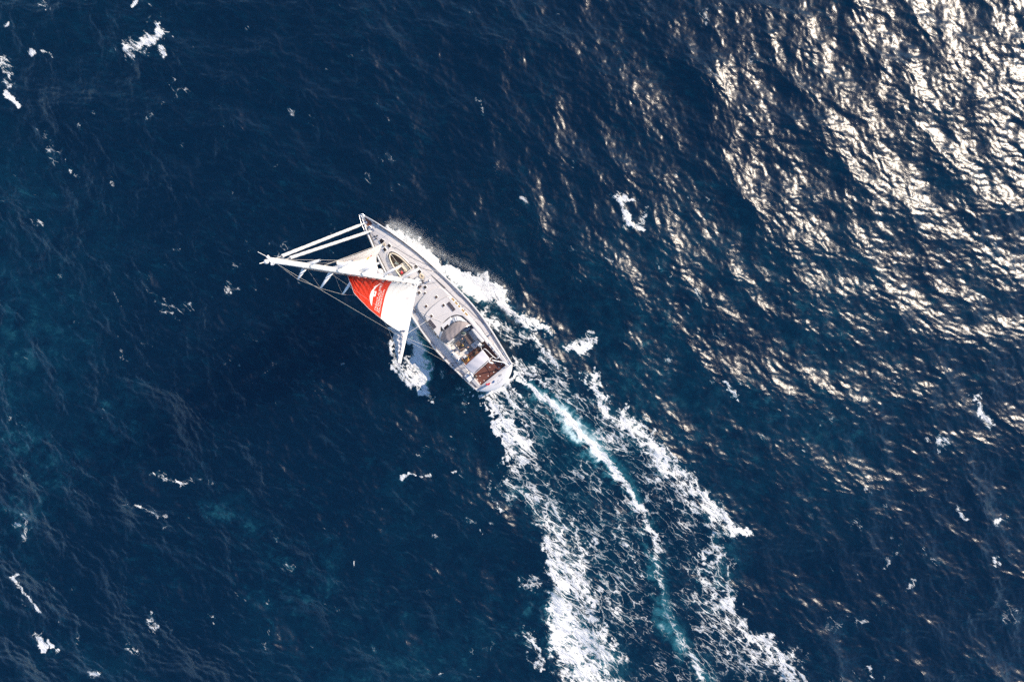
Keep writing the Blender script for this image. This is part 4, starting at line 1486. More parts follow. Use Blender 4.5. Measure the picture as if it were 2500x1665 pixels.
aw = MB().grid(aw_fn, 30, 14).build('awning', 'awning_cloth', yacht, smooth=True, thick=0.02)
MB().tube([tuple(Vector(aw_fn(u, 1.0)) + Vector((-0.10, 0, -0.03))) for u in np.linspace(-0.02, 1.02, 16)], 0.03, 8).build('awning_rail', 'white_metal', aw, smooth=True)
MB().tube([tuple(Vector(aw_fn(u, 1.0)) + Vector((-0.03, 0, -0.05))) for u in np.linspace(0.1, 0.9, 12)], 0.035, 6).build('awning_seam', 'black_rubber', aw)
fr = [(840, 335, BH), (900, 345, BH - 0.02), (1000, 440, 3.3), (1110, 545, 2.6), (1190, 590, 2.0)]
MB().tube(smooth_open([zs_(u, v, h) for u, v, h in fr], 5), 0.032, 8).build('awning_frame', 'white_metal', aw, smooth=True)
MB().tube([zs_(760, 225, 2.2), zs_(795, 360, 3.6)], 0.025, 8).build('awning_frame', 'white_metal', aw)
for u, v in ((570, 968), (362, 775)):
    t_ = Vector(zs_(u, v, BH))
    MB().tube([t_, (t_.x, min(t_.y + 0.05, 1.9), 1.8)], 0.025, 8).build('awning_frame', 'white_metal', aw)
t_ = Vector(bc[1])
MB().tube([t_, (t_.x - 0.1, t_.y - 0.1, 1.7)], 0.025, 8).build('awning_frame', 'white_metal', aw)
# white aft handrail arch to starboard, by the winches
MB().tube(smooth_open([zs_(975, 165, 2.3), zs_(1080, 300, 2.35), zs_(1190, 440, 2.35), zs_(1240, 495, 2.3), zs_(1200, 570, 2.2)], 5), 0.09, 10).build('coaming_roll', 'cushion', yacht, smooth=True)

# ---- twin steering wheels under the awning
for s in (1, -1):
    cx, cy, cz = -9.05, s * 0.95, AD + 0.78
    ring = [(cx + 0.08 * math.sin(a), cy + 0.46 * math.cos(a), cz + 0.46 * math.sin(a)) for a in np.linspace(0, 2 * math.pi, 28)]
    w = MB().tube(ring, 0.022, 6, caps=False).build('steering_wheel', 'black_rubber', yacht, smooth=True)
    for a in np.linspace(0, 2 * math.pi, 6)[:-1]:
        MB().tube([(cx, cy, cz), (cx + 0.08 * math.sin(a), cy + 0.46 * math.cos(a), cz + 0.46 * math.sin(a))], 0.012, 5).build('spoke', 'steel', w)
    MB().prism([(cx + 0.05, cy - 0.15), (cx + 0.40, cy - 0.15), (cx + 0.40, cy + 0.15), (cx + 0.05, cy + 0.15)], AD, cz + 0.1, 0.04).build('helm_pedestal', 'gelcoat', yacht)
for u0, v0, u1, v1 in ((310, 640, 385, 565), (650, 335, 755, 235), (560, 500, 640, 420)):
    a, b = zs_(u0, v0, 2.1), zs_(u1, v1, 2.1)
    MB().tube([a, b], 0.045, 6).build('helm_guard', 'black_rubber', yacht)

# ================================================================== rig
MT = 30.15


def mast_pt(t):
    return Vector((-0.0052 * t, 0.0, 1.9 + t))


mb = MB()
rings = []
for t in np.linspace(-0.25, MT, 24):
    k = t / MT
    a = 0.27 - 0.11 * max(0, k - 0.35) / 0.65       # fore and aft half size
    b = 0.165 - 0.055 * max(0, k - 0.35) / 0.65
    c = mast_pt(t)
    rings.append([(c.x + a * math.cos(q), b * math.sin(q), c.z) for q in np.linspace(0, 2 * math.pi, 17)[:-1]])
vs = [p for r in rings for p in r]
fs = [(i * 16 + k, i * 16 + (k + 1) % 16, (i + 1) * 16 + (k + 1) % 16, (i + 1) * 16 + k) for i in range(23) for k in range(16)] + [tuple(range(23 * 16, 24 * 16))]
mast = MB().add(vs, fs).build('mast', 'white_metal', yacht, smooth=True)
# luff track with cars
MB().tube([mast_pt(t) + Vector((-0.31 + 0.10 * max(0, t / MT - .35), 0.02, 0)) for t in np.linspace(1.5, 27.0, 30)], 0.03, 6).build('luff_track', 'steel', mast)
for t in np.linspace(5.0, 20.5, 8):
    c = mast_pt(t) + Vector((-0.33 + 0.10 * max(0, t / MT - .35), 0.03, 0))
    MB().box(c, (0.09, 0.10, 0.16)).build('luff_car', 'black_rubber', mast, bevel=0.01)
# halyards along the mast
for dy, m_ in ((0.19, 'rope_dark'), (-0.19, 'rope_white'), (0.14, 'rope_white')):
    MB().tube([mast_pt(1.0) + Vector((0.05, dy, 0)), mast_pt(28.8) + Vector((0.02, dy * 0.7, 0))], 0.012, 5).build('halyard', m_, mast)
# mast base collar, with coiled halyards
MB().lathe((0, 0, deck_z(0, 0) - 0.02), [(0.45, 0), (0.45, 0.05), (0.33, 0.09), (0.31, 0.16)], 20).build('mast_collar', 'gelcoat', mast)
for k in range(6):
    a = k * 1.05 + 0.3
    winch(0.02 + 0.52 * math.cos(a), 0.52 * math.sin(a), deck_z(0.02, 0.3) + 0.0, 0.075, 'steel')

SP = [(6.7, 2.12, 0.42), (12.4, 1.92, 0.42), (17.75, 1.74, 0.48), (22.2, 1.34, 0.40), (26.1, 0.84, 0.30)]
tips = {1: [], -1: []}
for t, ln, aft in SP:
    for s in (1, -1):
        c = mast_pt(t)
        tip = c + Vector((-aft, s * ln, 0.10))
        tips[s].append(tip)
        root = c + Vector((-0.02, s * 0.12, 0))
        mb = MB()
        w0, w1, h0, h1 = 0.17, 0.055, 0.035, 0.02
        if t > 24:
            w0 = 0.15
        vs = []
        for P, w, hh in ((root, w0, h0), (root.lerp(tip, 0.5), (w0 * 0.8 + w1) / 1.8, 0.03), (tip, w1, h1)):
            for q in np.linspace(0, 2 * math.pi, 9)[:-1]:
                vs.append((P.x + w * math.cos(q), P.y, P.z + hh * math.sin(q)))
        fs = [(i * 8 + k, i * 8 + (k + 1) % 8, (i + 1) * 8 + (k + 1) % 8, (i + 1) * 8 + k) for i in range(2) for k in range(8)] + [tuple(range(16, 24)), tuple(reversed(range(8)))]
        sp = mb.add(vs, fs).build('spreader', 'white_metal', mast, smooth=True)
        MB().lathe(tip, [(0.03, -0.05), (0.045, 0), (0.03, 0.05)], 8).build('spreader_tip', 'steel', sp)
# standing rigging
CHAIN = {s: Vector((-0.45, s * 2.26, 1.75)) for s in (1, -1)}
HEAD = mast_pt(29.6)
for s in (1, -1):
    seq = [CHAIN[s]] + tips[s] + [HEAD + Vector((0, s * 0.1, 0))]
    for i in range(len(seq) - 1):
        MB().tube([seq[i], seq[i + 1]], 0.009 if i < 4 else 0.008, 6).build('shroud', 'wire', yacht)
    for i in range(5):                            # diagonals from each spreader root down to the tip below
        lo = CHAIN[s] + Vector((0.1, -s * 0.08, 0)) if i == 0 else tips[s][i - 1]
        hi = mast_pt(SP[i][0] - 0.15) + Vector((0, s * 0.12, 0))
        MB().tube([lo, hi], 0.005, 5).build('diagonal_shroud', 'wire', yacht)
    # running backstays; the windward one is led forward out of the way
    q = Vector((-8.7, s * 2.55, 1.85))
    if s > 0:
        MB().tube([HEAD + Vector((-0.15, 0.08, -0.1)), (HEAD + q) * 0.5 + Vector((0.0, 0.25, -0.6)), q], 0.009, 6).build('backstay', 'wire', yacht)
        MB().tube([mast_pt(23.0) + Vector((-0.15, 0.1, 0)), Vector((-6.4, 2.6, 1.9))], 0.005, 5).build('checkstay', 'wire', yacht)
    MB().lathe(tuple(q + Vector((0, 0, -0.1))), [(0.06, 0), (0.08, 0.08), (0.05, 0.2)], 10).build('backstay_block', 'black_rubber', yacht)
    MB().box(CHAIN[s] + Vector((0, 0, -0.02)), (0.35, 0.08, 0.14)).build('chainplate', 'steel', yacht, bevel=0.01)

# masthead gear
mt = mast_pt(MT)
MB().box(mt + Vector((0.0, 0, 0.03)), (0.55, 0.14, 0.07)).box(mt + Vector((-0.2, 0.07, 0.06)), (0.09, 0.09, 0.10)).build('masthead_crane', 'white_metal', mast, bevel=0.015)
MB().tube([mt + Vector((0.3, 0.05, 0.05)), mt + Vector((0.55, 0.10, 0.42))], 0.014, 6).build('antenna', 'white_metal', mast)
MB().tube([mt + Vector((0.05, 0.15, 0.05)), mt + Vector((0.0, 0.32, 0.62))], 0.018, 6).build('antenna', 'white_metal', mast)
MB().lathe(mt + Vector((0.02, 0.16, 0.05)), [(0.03, 0), (0.10, 0.06), (0.12, 0.14), (0.10, 0.22), (0.02, 0.27)], 14).build('masthead_light', 'gelcoat', mast, smooth=True)
MB().tube([mt + Vector((-0.2, -0.05, 0.05)), mt + Vector((-0.45, -0.2, 0.35))], 0.012, 5).build('wind_vane', 'ink_dark', mast)
# radar dome on a bracket in front of the mast
rd = Vector(plan(928, 665, 12.2))
MB().tube([mast_pt(rd.z - 1.95) + Vector((0.2, 0, 0)), (rd.x, rd.y, rd.z - 0.08)], 0.05, 8).build('radar_bracket', 'white_metal', mast)
MB().lathe(rd, [(0.16, -0.06), (0.27, -0.02), (0.29, 0.06), (0.22, 0.14), (0.05, 0.17)], 20).build('radar_dome', 'gelcoat', mast, smooth=True)

# ---- two furled headsails on their stays
for k, (tk, top, h0) in enumerate((((7.62, 0.12, 2.62), 29.5, 0.0), ((6.66, 0.10, 2.42), 28.6, 0.0))):
    a = Vector(tk)
    b = mast_pt(top) + Vector((0.16, 0, 0))
    MB().tube([a, b], 0.022, 6).build('forestay', 'wire', yacht)
    P, r_ = [], []
    m_ = 70
    for i in range(m_ + 1):
        u = 0.035 + 0.925 * i / m_
        P.append(a.lerp(b, u))
        base = 0.035 + 0.095 * min(1, (u - 0.03) / 0.14) if u < 0.17 else 0.13 - 0.055 * (u - 0.17)
        r_.append(base * (1 + 0.06 * math.sin(i * 1.7) + 0.04 * math.sin(i * 0.63)))
    mb = MB()
    # spiral wrap of the furled cloth
    mb.tube(P, r_, 12)
    fs_ = mb.build('furled_headsail', 'sail_white', yacht, smooth=True)
    MB().lathe((a.x, a.y, a.z), [(0.14, 0), (0.15, 0.05), (0.06, 0.08), (0.06, 0.2), (0.15, 0.24), (0.13, 0.28), (0.02, 0.3)], 14).build('furling_drum', 'steel', fs_)
    MB().tube([b.lerp(a, 0.03), b.lerp(a, 0.045)], 0.055, 8).build('furling_swivel', 'steel', fs_)


# ---- sails
def lerp_table(tab, u):
    us = [r[0] for r in tab]
    return Vector(tuple(float(np.interp(u, us, [r[1][i] for r in tab])) for i in range(3)))


# mainsail, reefed: luff from the boom to its head, leech measured
LUFF0, LUFF1 = 2.75, 19.55
leech = [(0.0, plan(976, 809, 5.0)), (0.12, plan(960, 800, 6.8)), (0.24, plan(945.5, 790.6, 8.6)), (0.36, plan(929, 777, 10.6)), (0.60, plan(901, 754.5, 14.2)), (0.74, plan(882, 735, 16.5)),
         (0.87, plan(865, 717, 18.7)), (0.95, plan(855, 692, 20.3)), (1.0, plan(848, 672, 21.35))]


def main_fn(u, v, off=0.0):
    """u: luff 0 .. leech 1, v: foot 0 .. head 1"""
    lu = mast_pt(LUFF0 + (LUFF1 - LUFF0) * v) + Vector((-0.36 + 0.06 * v, 0.04, 0))
    le = lerp_table(leech, v)
    ch = le - lu
    ln = ch.length
    lee = Vector((ch.y, -ch.x, 0))
    lee.normalize()
    if lee.x < 0:
        lee = -lee                                # belly blows forward and to leeward
    camb = 0.115 * ln * (4 * u * (1 - u)) ** 0.9 * (1.25 - 0.5 * u) * (1 - 0.3 * (1 - v) ** 6)
    p = lu.lerp(le, u) + lee * camb
    # creases radiating from the luff slides and along the reef
    cr = 0.0
    cr += 0.045 * math.exp(-u * 4) * math.sin(v * 60) * (1 - 0.3 * v)
    cr += 0.022 * math.sin(v * 95 + u * 6) * math.exp(-((u - 0.25) / 0.25) ** 2) * (0.3 + v)
    cr += 0.030 * math.sin(u * 22 - v * 30) * max(0, 0.25 - v) * 3
    cr += 0.050 * math.sin((u * 1.2 + v * 2.0) * 26) * max(0, v - 0.5) * 1.4
    p += lee * (cr + off)
    p.z -= 0.20 * math.sin(u * math.pi) * (1 - v) ** 3
    return p


BOUND = 0.40


def split(u):
    # the edge between red and white cloth runs from the luff to the leech
    return 0.415 + (0.355 - 0.415) * u - 0.035 * math.sin(u * math.pi)


main_w = MB().grid(lambda u, v: tuple(main_fn(u, v * split(u))), 60, 60)
main_w.uv = [(a, b * BOUND) for a, b in main_w.uv]
mainsail = main_w.build('mainsail', 'sail_white', yacht, smooth=True, thick=0.006)
main_r = MB().grid(lambda u, v: tuple(main_fn(u, split(u) + v * (1 - split(u)))), 60, 70)
main_r.uv = [(a, BOUND + b * (1 - BOUND)) for a, b in main_r.uv]
mred = main_r.build('red_panel', 'sail_red', mainsail, smooth=True, thick=0.006)
mred['label'] = 'red upper part of the mainsail with white lettering'
# battens and seams across the cloth
for v in (0.50, 0.66, 0.82):
    MB().tube([main_fn(u, v - 0.02 * u, -0.014) for u in np.linspace(0.0, 0.99, 24)], 0.013, 5).build('batten_pocket', 'sail_red', mred)
for v in (0.06, 0.12, 0.19, 0.26, 0.33):
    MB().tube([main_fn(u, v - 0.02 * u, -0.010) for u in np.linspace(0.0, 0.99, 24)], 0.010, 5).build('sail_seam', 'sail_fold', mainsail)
MB().tube([main_fn(1.0, v, -0.004) for v in np.linspace(0, 1, 40)], 0.016, 5).build('leech_tape', 'sail_white', mainsail)


def sail_text(body, u0, v0, uspan, vsize, name):
    """lettering printed on the sail: font outline mapped onto the curved cloth"""
    cu_ = bpy.data.curves.new(name, 'FONT')
    cu_.body = body
    cu_.resolution_u = 3
    tmp = bpy.data.objects.new('tmp_text', cu_)
    C.objects.link(tmp)
    bpy.context.view_layer.update()
    me = bpy.data.meshes.new_from_object(tmp.evaluated_get(bpy.context.evaluated_depsgraph_get()))
    bpy.data.objects.remove(tmp)
    bm = bmesh.new()
    bm.from_mesh(me)
    bmesh.ops.triangulate(bm, faces=bm.faces)
    bmesh.ops.subdivide_edges(bm, edges=[e for e in bm.edges if e.calc_length() > 0.25], cuts=1)
    xs__ = [v.co.x for v in bm.verts]
    w = max(xs__) - min(xs__)
    x0 = min(xs__)
    for v in bm.verts:
        fx = (v.co.x - x0) / w
        # the writing runs from the leech (u large) to the luff (u small)
        uu = u0 - uspan * fx
        vv = v0(uu) + vsize * v.co.y
        v.co = main_fn(uu, vv, -0.012)
    bm.to_mesh(me)
    bm.free()
    me.materials.clear()
    me.materials.append(MATS['print_white'])
    o = bpy.data.objects.new(name, me)
    C.objects.link(o)
    o.parent = mred
    md = o.modifiers.new('thickness', 'SOLIDIFY')
    md.thickness = 0.004
    return o


base = lambda k: (lambda u: split(u) + k)
sail_text('PRINCE ALBERT II', 0.90, base(0.118), 0.86, 0.040, 'lettering')
sail_text('OF MONACO', 0.90, base(0.078), 0.56, 0.040, 'lettering')
sail_text('FOUNDATION', 0.90, base(0.038), 0.62, 0.040, 'lettering')


def sail_shape(pts, name, mat='print_white', fn=main_fn, off=-0.012, parent=None):
    """flat print: outline in sail coordinates filled as a strip"""
    bm = bmesh.new()
    vs = [bm.verts.new(tuple(fn(u, v, off))) for u, v in pts]
    f = bm.faces.new(vs)
    bmesh.ops.triangulate(bm, faces=[f])
    me = bpy.data.meshes.new(name)
    bm.to_mesh(me)
    bm.free()
    me.materials.append(MATS[mat])
    o = bpy.data.objects.new(name, me)
    C.objects.link(o)
    o.parent = parent or mred
    md = o.modifiers.new('thickness', 'SOLIDIFY')
    md.thickness = 0.004
    return o


def crescent(c0, r0, a0, a1, w, ku=1.0, kv=0.20, n_=18):
    """tapered arc in sail coordinates"""
    o_, i_ = [], []
    for k in range(n_ + 1):
        t = k / n_
        a = a0 + (a1 - a0) * t
        ww = w * math.sin(math.pi * min(0.98, max(0.02, t))) ** 0.8
        o_.append((c0[0] + ku * (r0 + ww / 2) * math.cos(a), c0[1] + kv * (r0 + ww / 2) * math.sin(a)))
        i_.append((c0[0] + ku * (r0 - ww / 2) * math.cos(a), c0[1] + kv * (r0 - ww / 2) * math.sin(a)))
    return o_ + list(reversed(i_))


# emblem above the lettering: a long sickle with a curl and a flick
sail_shape(crescent((0.52, 0.50), 0.50, R(30), R(118), 0.10, 0.78, 0.22), 'emblem', parent=mred)
sail_shape([(0.34, 0.60), (0.30, 0.612), (0.22, 0.585), (0.12, 0.545), (0.20, 0.562), (0.28, 0.572), (0.34, 0.575), (0.40, 0.585)], 'emblem')
sail_shape(crescent((0.46, 0.555), 0.085, R(-150), R(140), 0.07, 1.0, 0.26), 'emblem')
sail_shape(crescent((0.455, 0.555), 0.035, R(0), R(300), 0.03, 1.0, 0.26), 'emblem')
sail_shape(crescent((0.56, 0.535), 0.05, R(60), R(250), 0.03, 1.0, 0.26), 'emblem')

# ---- boom, with the reefed cloth flaked beside it
BA = Vector(plan(1012, 700, 3.9)) + Vector((-0.1, 0, 0))
BE = Vector(plan(975, 887, 3.75))
bd = (BE - BA).normalized()
bn = Vector((-bd.y, bd.x, 0)).normalized()        # horizontal normal
if bn.x < 0:
    bn = -bn                                      # towards the bow / leeward side
prof = lambda w, hh: [(-w * 0.28, -hh), (w * 0.28, -hh), (w * 0.5, 0.0), (w * 0.42, hh * 0.25), (-w * 0.42, hh * 0.25), (-w * 0.5, 0.0)]
vs = []
for t in np.linspace(0, 1, 14):
    w = 0.36 + 0.14 * math.sin(min(1, t * 1.3) * math.pi * 0.6) - 0.16 * t
    hh = 0.30 - 0.10 * t
    c = BA.lerp(BE, t)
    for a, b in prof(w, hh):
        vs.append(c + bn * a + Vector((0, 0, b)))
fs = [(i * 6 + k, i * 6 + (k + 1) % 6, (i + 1) * 6 + (k + 1) % 6, (i + 1) * 6 + k) for i in range(13) for k in range(6)] + [tuple(reversed(range(6))), tuple(range(13 * 6, 14 * 6))]
boom = MB().add(vs, fs).build('boom', 'white_metal', yacht, bevel=0.02)
MB().tube([mast_pt(1.95) + Vector((-0.25, 0, 0)), BA], 0.09, 10).build('gooseneck', 'steel', boom)
MB().box(BE + bd * 0.05, (0.22, 0.22, 0.2), math.atan2(bd.y, bd.x)).build('boom_end', 'grey_paint', boom, bevel=0.03)
for t in (0.18, 0.34, 0.36, 0.50, 0.66, 0.86):
    c = BA.lerp(BE, t) + bn * 0.20 + Vector((0, 0, 0.10))
    MB().box(c, (0.22, 0.08, 0.10), math.atan2(bd.y, bd.x)).build('boom_block', 'black_rubber', boom, bevel=0.01)
# vang and sheet
MB().tube([mast_pt(0.4) + Vector((-0.2, 0, 0)), BA.lerp(BE, 0.26) + Vector((0, 0, -0.25))], 0.05, 8).build('boom_vang', 'white_metal', yacht)
MB().tube([BA.lerp(BE, 0.62) + Vector((0, 0, -0.25)), Vector((-3.6, 1.7, 2.1))], 0.013, 5).build('mainsheet', 'rope_white', yacht)
MB().tube([BA.lerp(BE, 0.66) + Vector((0, 0, -0.25)), Vector((-6.9, 2.6, 1.85))], 0.010, 5).build('boom_preventer', 'rope_white', yacht)

OUT = [(1002, 722), (990, 762), (978, 798), (960, 800), (948, 797), (946, 803), (957, 806), (962, 816), (960, 826), (964, 838), (965, 848), (964, 858), (969, 868), (970, 878), (974, 886)]
MB_ = MB()


def fold_fn(u, v):
    i = u * (len(OUT) - 1)
    k = min(int(i), len(OUT) - 2)
    f = i - k
    px_ = OUT[k][0] + (OUT[k + 1][0] - OUT[k][0]) * f
    py_ = OUT[k][1] + (OUT[k + 1][1] - OUT[k][1]) * f
    o_ = Vector(plan(px_, py_, 3.35))
    t = max(0.0, min(1.0, (o_ - BA).dot(bd) / (BE - BA).length))
    inn = BA.lerp(BE, t) + Vector((0, 0, 0.10)) + bn * 0.05
    p = inn.lerp(o_, v)
    p.z += 0.28 * math.sin(v * 2.6) * (1 - 0.6 * v) + 0.06 * math.sin(u * 75 + v * 4) * (0.3 + v) + 0.05 * math.sin(v * 14 + u * 12) + 0.03 * math.sin(u * 140 - v * 9)
    p += bd * 0.05 * math.sin(v * 9 + u * 40)
    return tuple(p)


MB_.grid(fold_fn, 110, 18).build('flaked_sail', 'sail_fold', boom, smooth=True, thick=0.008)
# rolled reef along the boom top between the sail foot and the boom
def roll_fn(u, v):
    a = Vector(main_fn(u * 0.98 + 0.01, 0.012))
    t = max(0.0, min(1.0, (a - BA).dot(bd) / (BE - BA).length))
    b = BA.lerp(BE, t) + Vector((0, 0, 0.1))
    p = a.lerp(b, v)
    p += bn * (0.10 * math.sin(v * math.pi * 2 + u * 9) + 0.04 * math.sin(u * 37 + v * 5)) * math.sin(v * math.pi)
    p.z += 0.05 * math.sin(u * 50) * math.sin(v * math.pi)
    return tuple(p)


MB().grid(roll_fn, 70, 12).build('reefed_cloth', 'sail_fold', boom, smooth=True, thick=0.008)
# reef line hanging off the leech
MB().tube(smooth_open([plan(938, 785, 8.0), plan(948, 803, 5.5), plan(955, 822, 4.4), plan(964, 845, 3.7), plan(972, 884, 3.7)], 4), 0.012, 5).build('reef_line', 'rope_white', yacht)

# ---- staysail
ST_T = Vector((5.0, 0.08, 2.45))
ST_H = mast_pt(23.2) + Vector((0.25, 0, 0))
MB().tube([ST_T, ST_H], 0.016, 6).build('inner_forestay', 'wire', yacht)
hl = 0.86                                          # head of the sail along its stay
CLEW = Vector((1.0, 2.25, 3.5))
FOOT = smooth_open([tuple(ST_T + Vector((0, 0, 0.15))), plan(926, 615, 2.85), plan(919, 630, 3.0), plan(921, 648, 3.1), plan(927, 664, 3.25), tuple(CLEW)], 6)


def stay_fn(u, v, off=0.0):
    """u: luff 0 .. leech 1, v: foot 0 .. head 1"""
    sag = Vector((0.0, 0.22, 0.0)) * math.sin(math.pi * v)
    lu = ST_T.lerp(ST_H, 0.01 + (hl - 0.01) * v) + sag
    hd = ST_T.lerp(ST_H, hl) + Vector((-0.16, 0.14, -0.02))
    le = CLEW.lerp(hd, v) + Vector((0.30, 0.55, 0)) * math.sin(math.pi * v) * 0.9
    i = u * (len(FOOT) - 1)
    k = min(int(i), len(FOOT) - 2)
    f = Vector(FOOT[k]).lerp(Vector(FOOT[k + 1]), i - k)
    f0, f1 = Vector(FOOT[0]), Vector(FOOT[-1])
    dev = f - f0.lerp(f1, u)                       # belly follows the measured foot
    p = lu.lerp(le, u) + dev * (1 - v) * (1 + 0.35 * v)
    nr = Vector((0.55, 0.8, 0.1)).normalized()
    p += nr * (0.012 * math.sin(v * 50 + u * 4) * math.exp(-u * 4) + 0.01 * math.sin(u * 24 - v * 20) * (1 - v) + off)
    return p


stays = MB().grid(lambda u, v: tuple(stay_fn(u, v)), 44, 60).build('staysail', 'sail_white', yacht, smooth=True, thick=0.006)
for v in (0.3, 0.55, 0.78):
    MB().tube([stay_fn(u, v, -0.008) for u in np.linspace(0, 1, 20)], 0.008, 5).build('sail_seam', 'sail_fold', stays)
MB().tube([CLEW, (-2.0, 1.95, 2.05)], 0.013, 5).build('staysail_sheet', 'rope_white', yacht)
sail_shape([(0.30, 0.20), (0.36, 0.20), (0.42, 0.225), (0.40, 0.245), (0.33, 0.24), (0.29, 0.225)], 'sail_emblem', 'ink_yellow', stay_fn, -0.012, stays)
sail_shape([(0.24, 0.165), (0.29, 0.165), (0.30, 0.195), (0.25, 0.195)], 'sail_emblem', 'ink_red', stay_fn, -0.012, stays)
for k in range(14):
    u = 0.44 + 0.036 * k
    v = 0.245 - 0.003 * k
    sail_shape([(u, v), (u + 0.014, v), (u + 0.016, v + 0.014), (u + 0.002, v + 0.014)], 'lettering', 'ink_dark', stay_fn, -0.012, stays)


# ================================================================== things aboard
def coil(name, label, cat, loc, r, turns, mat, rope=0.018, seed=1, group=None, flat=0.6):
    t_ = thing(name, label, cat, loc, group=group)
    g = random.Random(seed)
    pts = []
    n_ = int(turns * 16)
    for k in range(n_):
        a = 2 * math.pi * k / 16
        rr = r * (0.55 + 0.45 * g.random() ** 0.7) + 0.02 * math.sin(a * 0.37)
        pts.append((rr * math.cos(a + 0.3 * math.sin(k * 0.21)), rr * flat * math.sin(a) + 0.04 * math.sin(k * 0.13), 0.02 + 0.10 * k / n_ + 0.02 * g.random()))
    MB().tube(smooth_open(pts, 2), rope, 5).build('rope', mat, t_, smooth=True)
    tail = [pts[-1], (r * 1.2, -r * 0.4, 0.05), (r * 1.9, -r * 0.2, 0.02), (r * 2.4, r * 0.5, 0.02)]
    MB().tube(smooth_open(tail, 5), rope, 5).build('rope_tail', mat, t_, smooth=True)
    return t_


p = zm(1160, 975, 2.05)
coil('rope_heap', 'heap of cream halyard rope on the deck beside the mast', 'rope', (p[0], p[1], deck_z(p[0], p[1])), 0.30, 9, 'rope_cream', 0.022, 3)
p = z2(640, 720, 2.2)
coil('rope_coil', 'small tangled tan rope coil at the foot of the staysail', 'rope', (p[0], p[1], deck_z(p[0], p[1])), 0.17, 6, 'rope_cream', 0.018, 5)
p = zm(60, 935, 2.0)
coil('rope_coil', 'brown rope coil on the port side deck near the dinghy', 'rope', (p[0], p[1], deck_z(p[0], p[1])), 0.16, 5, 'rope_cream', 0.018, 8)

# ---- dinghy in its well
dg = thing('dinghy', 'cream inflatable dinghy stowed in the pointed well on the foredeck', 'dinghy', (1.35, 0.26, WF))
DL = [(2.50, 0.0), (2.38, 0.20), (2.10, 0.37), (1.6, 0.53), (1.0, 0.62), (0.4, 0.66), (0.02, 0.66)]
DP = smooth_open(DL, 5)
TZ = 0.80
for s in (1, -1):
    MB().tube([(x, s * y, TZ + 0.10 * (x / 2.5) ** 3) for x, y in DP], 0.085, 10).build('tube', 'dinghy_hypalon', dg, smooth=True)
    MB().tube([(x + 0.02, s * (y + 0.075), TZ + 0.05 + 0.10 * (x / 2.5) ** 3) for x, y in DP], 0.026, 6).build('rub_strake', 'dinghy_dark', dg, smooth=True)
    MB().tube([(x - 0.02, s * (y - 0.085), TZ + 0.04 + 0.10 * (x / 2.5) ** 3) for x, y in DP[4:]], 0.022, 6).build('lacing_strip', 'dinghy_dark', dg, smooth=True)
fl = [(x - 0.03, y - 0.05) for x, y in DP[2:]]
MB().prism(fl + [(x, -y) for x, y in reversed(fl)], 0.42, 0.50).build('hull_floor', 'dinghy_floor', dg)
bowc = [(x - 0.04, y - 0.05) for x, y in DP[3:19]]
MB().prism(bowc + [(x, -y) for x, y in reversed(bowc)], 0.66, 0.70).build('bow_cover', 'dinghy_dark', dg)
MB().box((0.02, 0, 0.66), (0.06, 1.22, 0.42)).build('transom', 'gelcoat', dg, bevel=0.01)
MB().box((0.95, 0, 0.74), (0.24, 1.1, 0.04)).build('thwart', 'dinghy_hypalon', dg, bevel=0.01)
MB().box((0.62, -0.26, 0.62), (0.9, 0.5, 0.2)).build('locker', 'dinghy_hypalon', dg, bevel=0.03)
MB().tube([(2.3, 0.0, 0.86), (1.5, 0.05, 0.74)], 0.012, 5).build('painter', 'rope_white', dg)
MB().lathe((2.34, 0.0, 0.84), [(0.07, 0), (0.07, 0.03), (0.03, 0.05), (0.04, 0.1)], 10).build('bow_eye', 'steel', dg)
p = zm(525, 855, 2.0)
jc = thing('fuel_can', 'red plastic fuel can standing in the dinghy', 'fuel can', (p[0], p[1], WF + 0.50))
MB().prism([(-0.14, -0.10), (0.14, -0.10), (0.14, 0.10), (-0.14, 0.10)], 0, 0.30, 0.04).build('tank', 'red_plastic', jc)
MB().lathe((0.07, 0, 0.30), [(0.035, 0), (0.035, 0.05), (0.01, 0.055)], 10).build('cap', 'black_rubber', jc)
MB().tube([(-0.1, 0, 0.29), (-0.08, 0, 0.36), (0.0, 0, 0.36), (0.02, 0, 0.29)], 0.014, 6).build('handle', 'red_plastic', jc)
p = zm(590, 720, 2.0)
coil('rope_heap', 'dark brown mooring line heaped inside the dinghy', 'rope', (p[0], p[1], WF + 0.52), 0.22, 7, 'dinghy_dark', 0.024, 12)
p = zm(650, 800, 2.0)
coil('rope_coil', 'pale rope coil lying by the red fuel can', 'rope', (p[0], p[1], WF + 0.66), 0.12, 5, 'rope_cream', 0.018, 14)
p = zm(360, 560, 2.0)
bg = thing('gear_bag', 'grey green canvas gear bag under the dinghy bow cover', 'bag', (p[0], p[1], WF + 0.50), 0.4)
MB().tube([(-0.24, 0, 0.13), (-0.18, 0, 0.14), (0, 0.01, 0.15), (0.18, 0, 0.14), (0.24, 0, 0.13)], [0.06, 0.12, 0.14, 0.12, 0.06], 10).build('bag_body', 'canvas_green', bg, smooth=True)
MB().tube([(-0.1, 0, 0.28), (-0.05, 0.05, 0.33), (0.05, 0.05, 0.33), (0.1, 0, 0.28)], 0.012, 5).build('handle', 'rope_white', bg)
p = za(990, 640, 1.5)
bg = thing('gear_bag', 'dark green canvas bag on the forward end of the teak table', 'bag', (p[0], p[1], 1.62), 0.9)
MB().tube([(-0.26, 0, 0.12), (-0.18, 0, 0.14), (0, 0.01, 0.15), (0.18, 0, 0.13), (0.24, 0, 0.12)], [0.05, 0.11, 0.13, 0.11, 0.05], 10).build('bag_body', 'canvas_green', bg, smooth=True)
